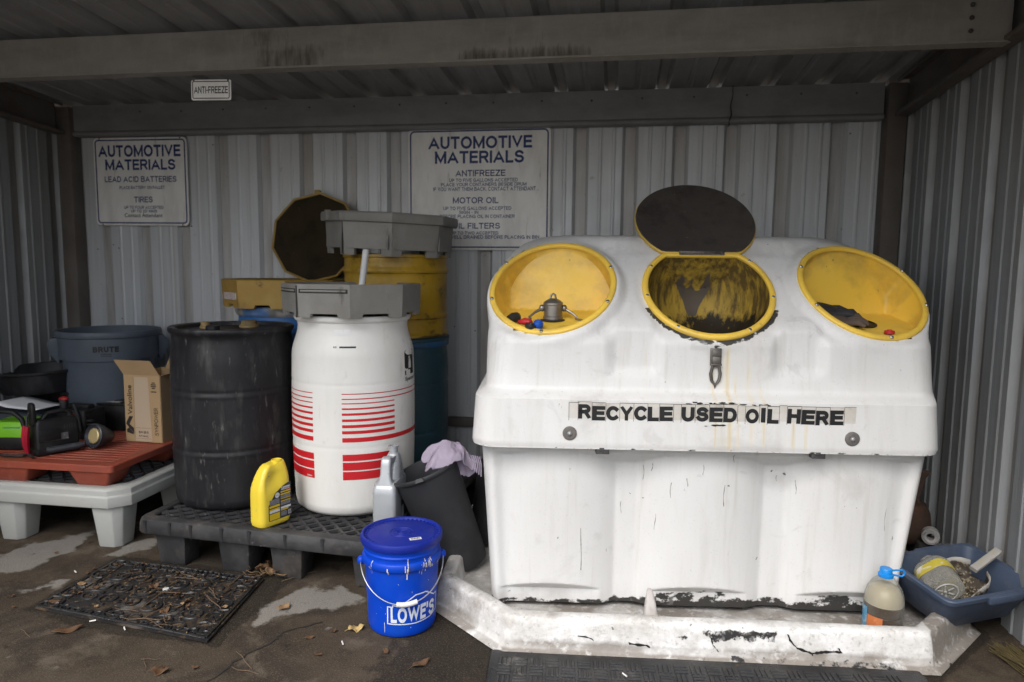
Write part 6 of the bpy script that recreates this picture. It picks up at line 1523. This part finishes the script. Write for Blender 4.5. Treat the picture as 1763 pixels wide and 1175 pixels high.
# axis local z: base at z=0 facing the viewer, neck away
m = M(); rings = []
for k, z in ((.05, .012), (.35, .010), (.55, .004), (.80, .0), (.93, .004), (1, .016), (1, .088), (.97, .092), (.97, .152), (1, .155), (1, .17), (.85, .195), (.5, .22), (.36, .23), (.36, .25)): rings.append([(x*k, y*k, z) for x, y in rrect(.062, .048, .040, 7)])
m.loft(rings, True, True); m.build('body', m_pet, pj, smooth=45)
m = M(); rings = [[(x*1.0, y*1.0, z) for x, y in rrect(.0625, .0485, .040, 7)] for z in (.095, .15)]; m.loft(rings, False, False); lb = m.build('label', mat('label_yellow', (.45, .37, .05), [D((.6, .58, .55), 9, .55, .6, .9)], .4), pj, smooth=50)
m = M(); m.loft([[(x, -.0495, z) for x, z in ((-.03, .10), (.012, .10), (.012, .145), (-.03, .145))], [(x, -.0505, z) for x, z in ((-.03, .10), (.012, .10), (.012, .145), (-.03, .145))]]); m.loft([[(x*1.02, y*1.02, z) for x, y in rrect(.0625, .0485, .040, 7)[k:k+5]] for k in (0,) for z in (.10, .145)], False, False, closed=False); m.build('label_patch', mat('label_pale', (.55, .55, .56), [D((.3, .3, .3), 50, .55, .65, .6, st=(1, 1, 4))], .4), lb, smooth=None)
m = M()
for k in range(6): a = k*math.pi/3; m.tube([(.010*math.cos(a), .010*math.sin(a), .006), (.030*math.cos(a), .026*math.sin(a), .0025)], .0028, 6)
m.ball((0, 0, .006), .006, .006, .004); m.tube([(.040*math.cos(a), .033*math.sin(a), .0) for a in [k*math.pi/14 for k in range(28)]], .0026, 6, closed=True); m.build('base_ribs', mat('clear_rib', (.36, .355, .34), rough=.2), pj)
# five litre bottle in the basin corner
bo = thing('water_bottle', 'large clear bottle of brown liquid with a blue handle cap inside the basin corner', 'bottle', (1.035, 2.672, .036), R(10))
m = M(); prof = [(.05, 0), (.064, .004), (.069, .014), (.069, .05), (.0665, .054), (.069, .058), (.069, .074), (.0665, .078), (.069, .082), (.070, .12), (.068, .145), (.060, .175), (.045, .20), (.028, .217), (.020, .222), (.020, .232)]
m.lathe(fine(prof), 56); m.build('body', clear('bottle_plastic', (.93, .92, .88), (.5, .5, .47), .04), bo, smooth=50)
m = M(); m.lathe([(.05, .003), (.062, .006), (.0665, .015), (.0665, .048), (.064, .054), (.0665, .060), (.0665, .072), (.064, .078), (.0665, .084), (.0668, .118)], 48); m.build('oily_water', mat('liquid_brown', (.05, .028, .012), [D((.075, .045, .022), 5, .5, .7, .6)], .2), bo, smooth=40)
m = M(); m.lathe([(.0668, .1185), (.066, .13), (.063, .15), (.05, .178), (.03, .19)], 48); m.build('milky_film', mat('film_beige', (.36, .325, .245), [D((.46, .43, .36), 6, .45, .7, .6), D((.3, .26, .19), 9, .6, .75, .6)], .4), bo, smooth=60)
m = M(); m.lathe([(.026, .220), (.027, .224), (.027, .231), (.022, .233), (.022, .250), (.020, .253), (.001, .253)], 32, cap1=False); m_cy = mat('cap_cyan', (.01, .22, .62), rough=.35); cp = m.build('cap', m_cy, bo, smooth=35)
m = M(); m.tube([(.024, 0, .243), (.06, -.004, .247), (.068, -.004, .242), (.068, -.004, .228), (.060, -.004, .222), (.026, 0, .226)], .0036, 8); m.build('ring_handle', m_cy, cp)
rfb = prof_fn(prof); FBo = -math.atan2(1.035, 2.672)-R(10)
m = M(); patch(m, FBo+R(-48), FBo+R(0), .006, .080, rfb, .0012); m.build('orange_label', mat('label_orange', (.52, .16, .05), [D((.6, .3, .18), 40, .55, .65, .7)], .4), bo, smooth=60)
m = M(); patch(m, FBo+R(-92), FBo+R(-49), .006, .105, rfb, .0012); m.build('blue_label', mat('label_sky', (.10, .30, .48), [D((.4, .5, .55), 30, .55, .62, .7)], .4), bo, smooth=60)
# rusty brown chute in the dark corner
ru = thing('rusty_chute', 'rusty brown curled sheet metal chute standing in the corner behind the tank', 'scrap metal', (1.345, 3.50, .131), R(-12)); ru.scale = (.8, .8, .60)
m_rust = mat('rust', (.075, .042, .028), [D((.04, .025, .018), 5, .42, .65, .8, det=9), D((.14, .065, .035), 9, .55, .72, .7, det=9)], .85)
m = M(); NA = 26; rows_ = []
for z, r_, a1 in ((0, .24, 150), (.10, .235, 155), (.2, .225, 150), (.27, .20, 140), (.31, .16, 120)):
    rows_.append([(r_*math.cos(R(-150+(a1+60)*k/NA)), r_*math.sin(R(-150+(a1+60)*k/NA))*.8, z) for k in range(NA+1)])
m.loft(rows_, False, False, closed=False); o = m.build('curled_sheet', m_rust, ru, smooth=60); o.modifiers.new('thick', 'SOLIDIFY').thickness = .006
m = M(); m.loft([[(.13+x+dx_, -.05+y, z) for x, y in ((-w, -.02), (w, -.02), (w, .0), (-w, .0))] for z, w, dx_ in ((.22, .055, .0), (.34, .04, -.02), (.50, .045, .0), (.56, .05, .02), (.565, .03, .03))]); m.build('upright_strap', m_rust, ru, bevel=.006)
# white roll and a jar in the corner
ro = thing('tape_roll', 'white ringed roll standing on edge beside the right wall', 'roll', (1.475, 3.34, 0.0), 0)
m = M(); m.T = Matrix.Translation((0, 0, .191)) @ Matrix.Rotation(R(-22), 4, 'Z') @ Matrix.Rotation(R(90), 4, 'X') @ Matrix.Scale(.74, 4)
m.lathe([(.022, 0), (.022, .06), (.036, .066), (.038, .058), (.044, .058), (.046, .066), (.050, .062), (.050, 0)], 40, False, False); m.build('roll', mat('roll_white', (.42, .41, .40), [D((.25, .24, .22), 14, .5, .7, .7)], .55), ro, smooth=35)
m = M(); m.box(0, .03, .078, .11, .10, .152); m.build('block', mat('block_dark', (.03, .027, .024), [D((.06, .05, .04), 9, .5, .7, .6)], .8), ro, bevel=.006)
ja = M(); ja.lathe([(.045, 0), (.05, .006), (.05, .12), (.046, .135), (.046, .15), (.043, .15), (.043, .135), (.046, .12), (.045, .01), (.001, .008)], 36, cap1=False); o = ja.build('glass_jar', clear('jar_glass', (.9, .9, .9), (.4, .4, .4), .08), smooth=40, loc=(1.495, 3.22, .03)); tag(o, 'empty clear jar behind the blue tub below the white roll', 'jar')
# broom lying at the right edge
brm = thing('broom', 'straw broom lying on the ground at the right edge of the picture', 'broom', (1.50, 2.40, 0.0), R(88))
m = M(); rg = random.Random(8)
for i in range(150):
    y0 = rg.uniform(-.05, .05); z0 = rg.uniform(.012, .045); L_ = rg.uniform(.2, .27); sp_ = 2.1
    m.tube([(0, y0, z0), (L_*.5, y0*1.5, z0*.95), (L_, y0*sp_+rg.uniform(-.012, .012), max(.004, z0*.7+rg.uniform(-.012, .012)))], .0018, 4)
o = m.build('bristles', mat('straw', (.12, .09, .035), [D((.06, .045, .02), 30, .45, .65, .7)], .85), brm); o['kind'] = 'stuff'
m = M(); m.loft([[(x, y, z+.028) for y, z in rrect(hy_, hz, .012, 3)] for x, hy_, hz in ((-.10, .016, .016), (-.06, .04, .022), (.0, .056, .024), (.06, .062, .024))]); m.build('binding', mat('straw_dark', (.05, .04, .02), rough=.8), brm, smooth=45)
m = M(); m.tube([(-.09, 0, .028), (-.75, -.02, .02)], .0125, 12); m.build('stick', mat('broom_stick', (.35, .27, .08), rough=.5), brm)
# black bin in the shade behind the rag
kb = thing('waste_bin', 'small black bin in the shade behind the leaning bin with the rag', 'bin', (-.60, 3.28, .036), 0)
m = M(); m.lathe([(.10, 0), (.115, .006), (.15, .36), (.158, .362), (.16, .372), (.155, .38), (.146, .376), (.11, .02), (.001, .016)], 48, cap1=False); m.build('body', m_bin, kb, smooth=42); kb.rotation_euler = (R(-6), R(12), 0)
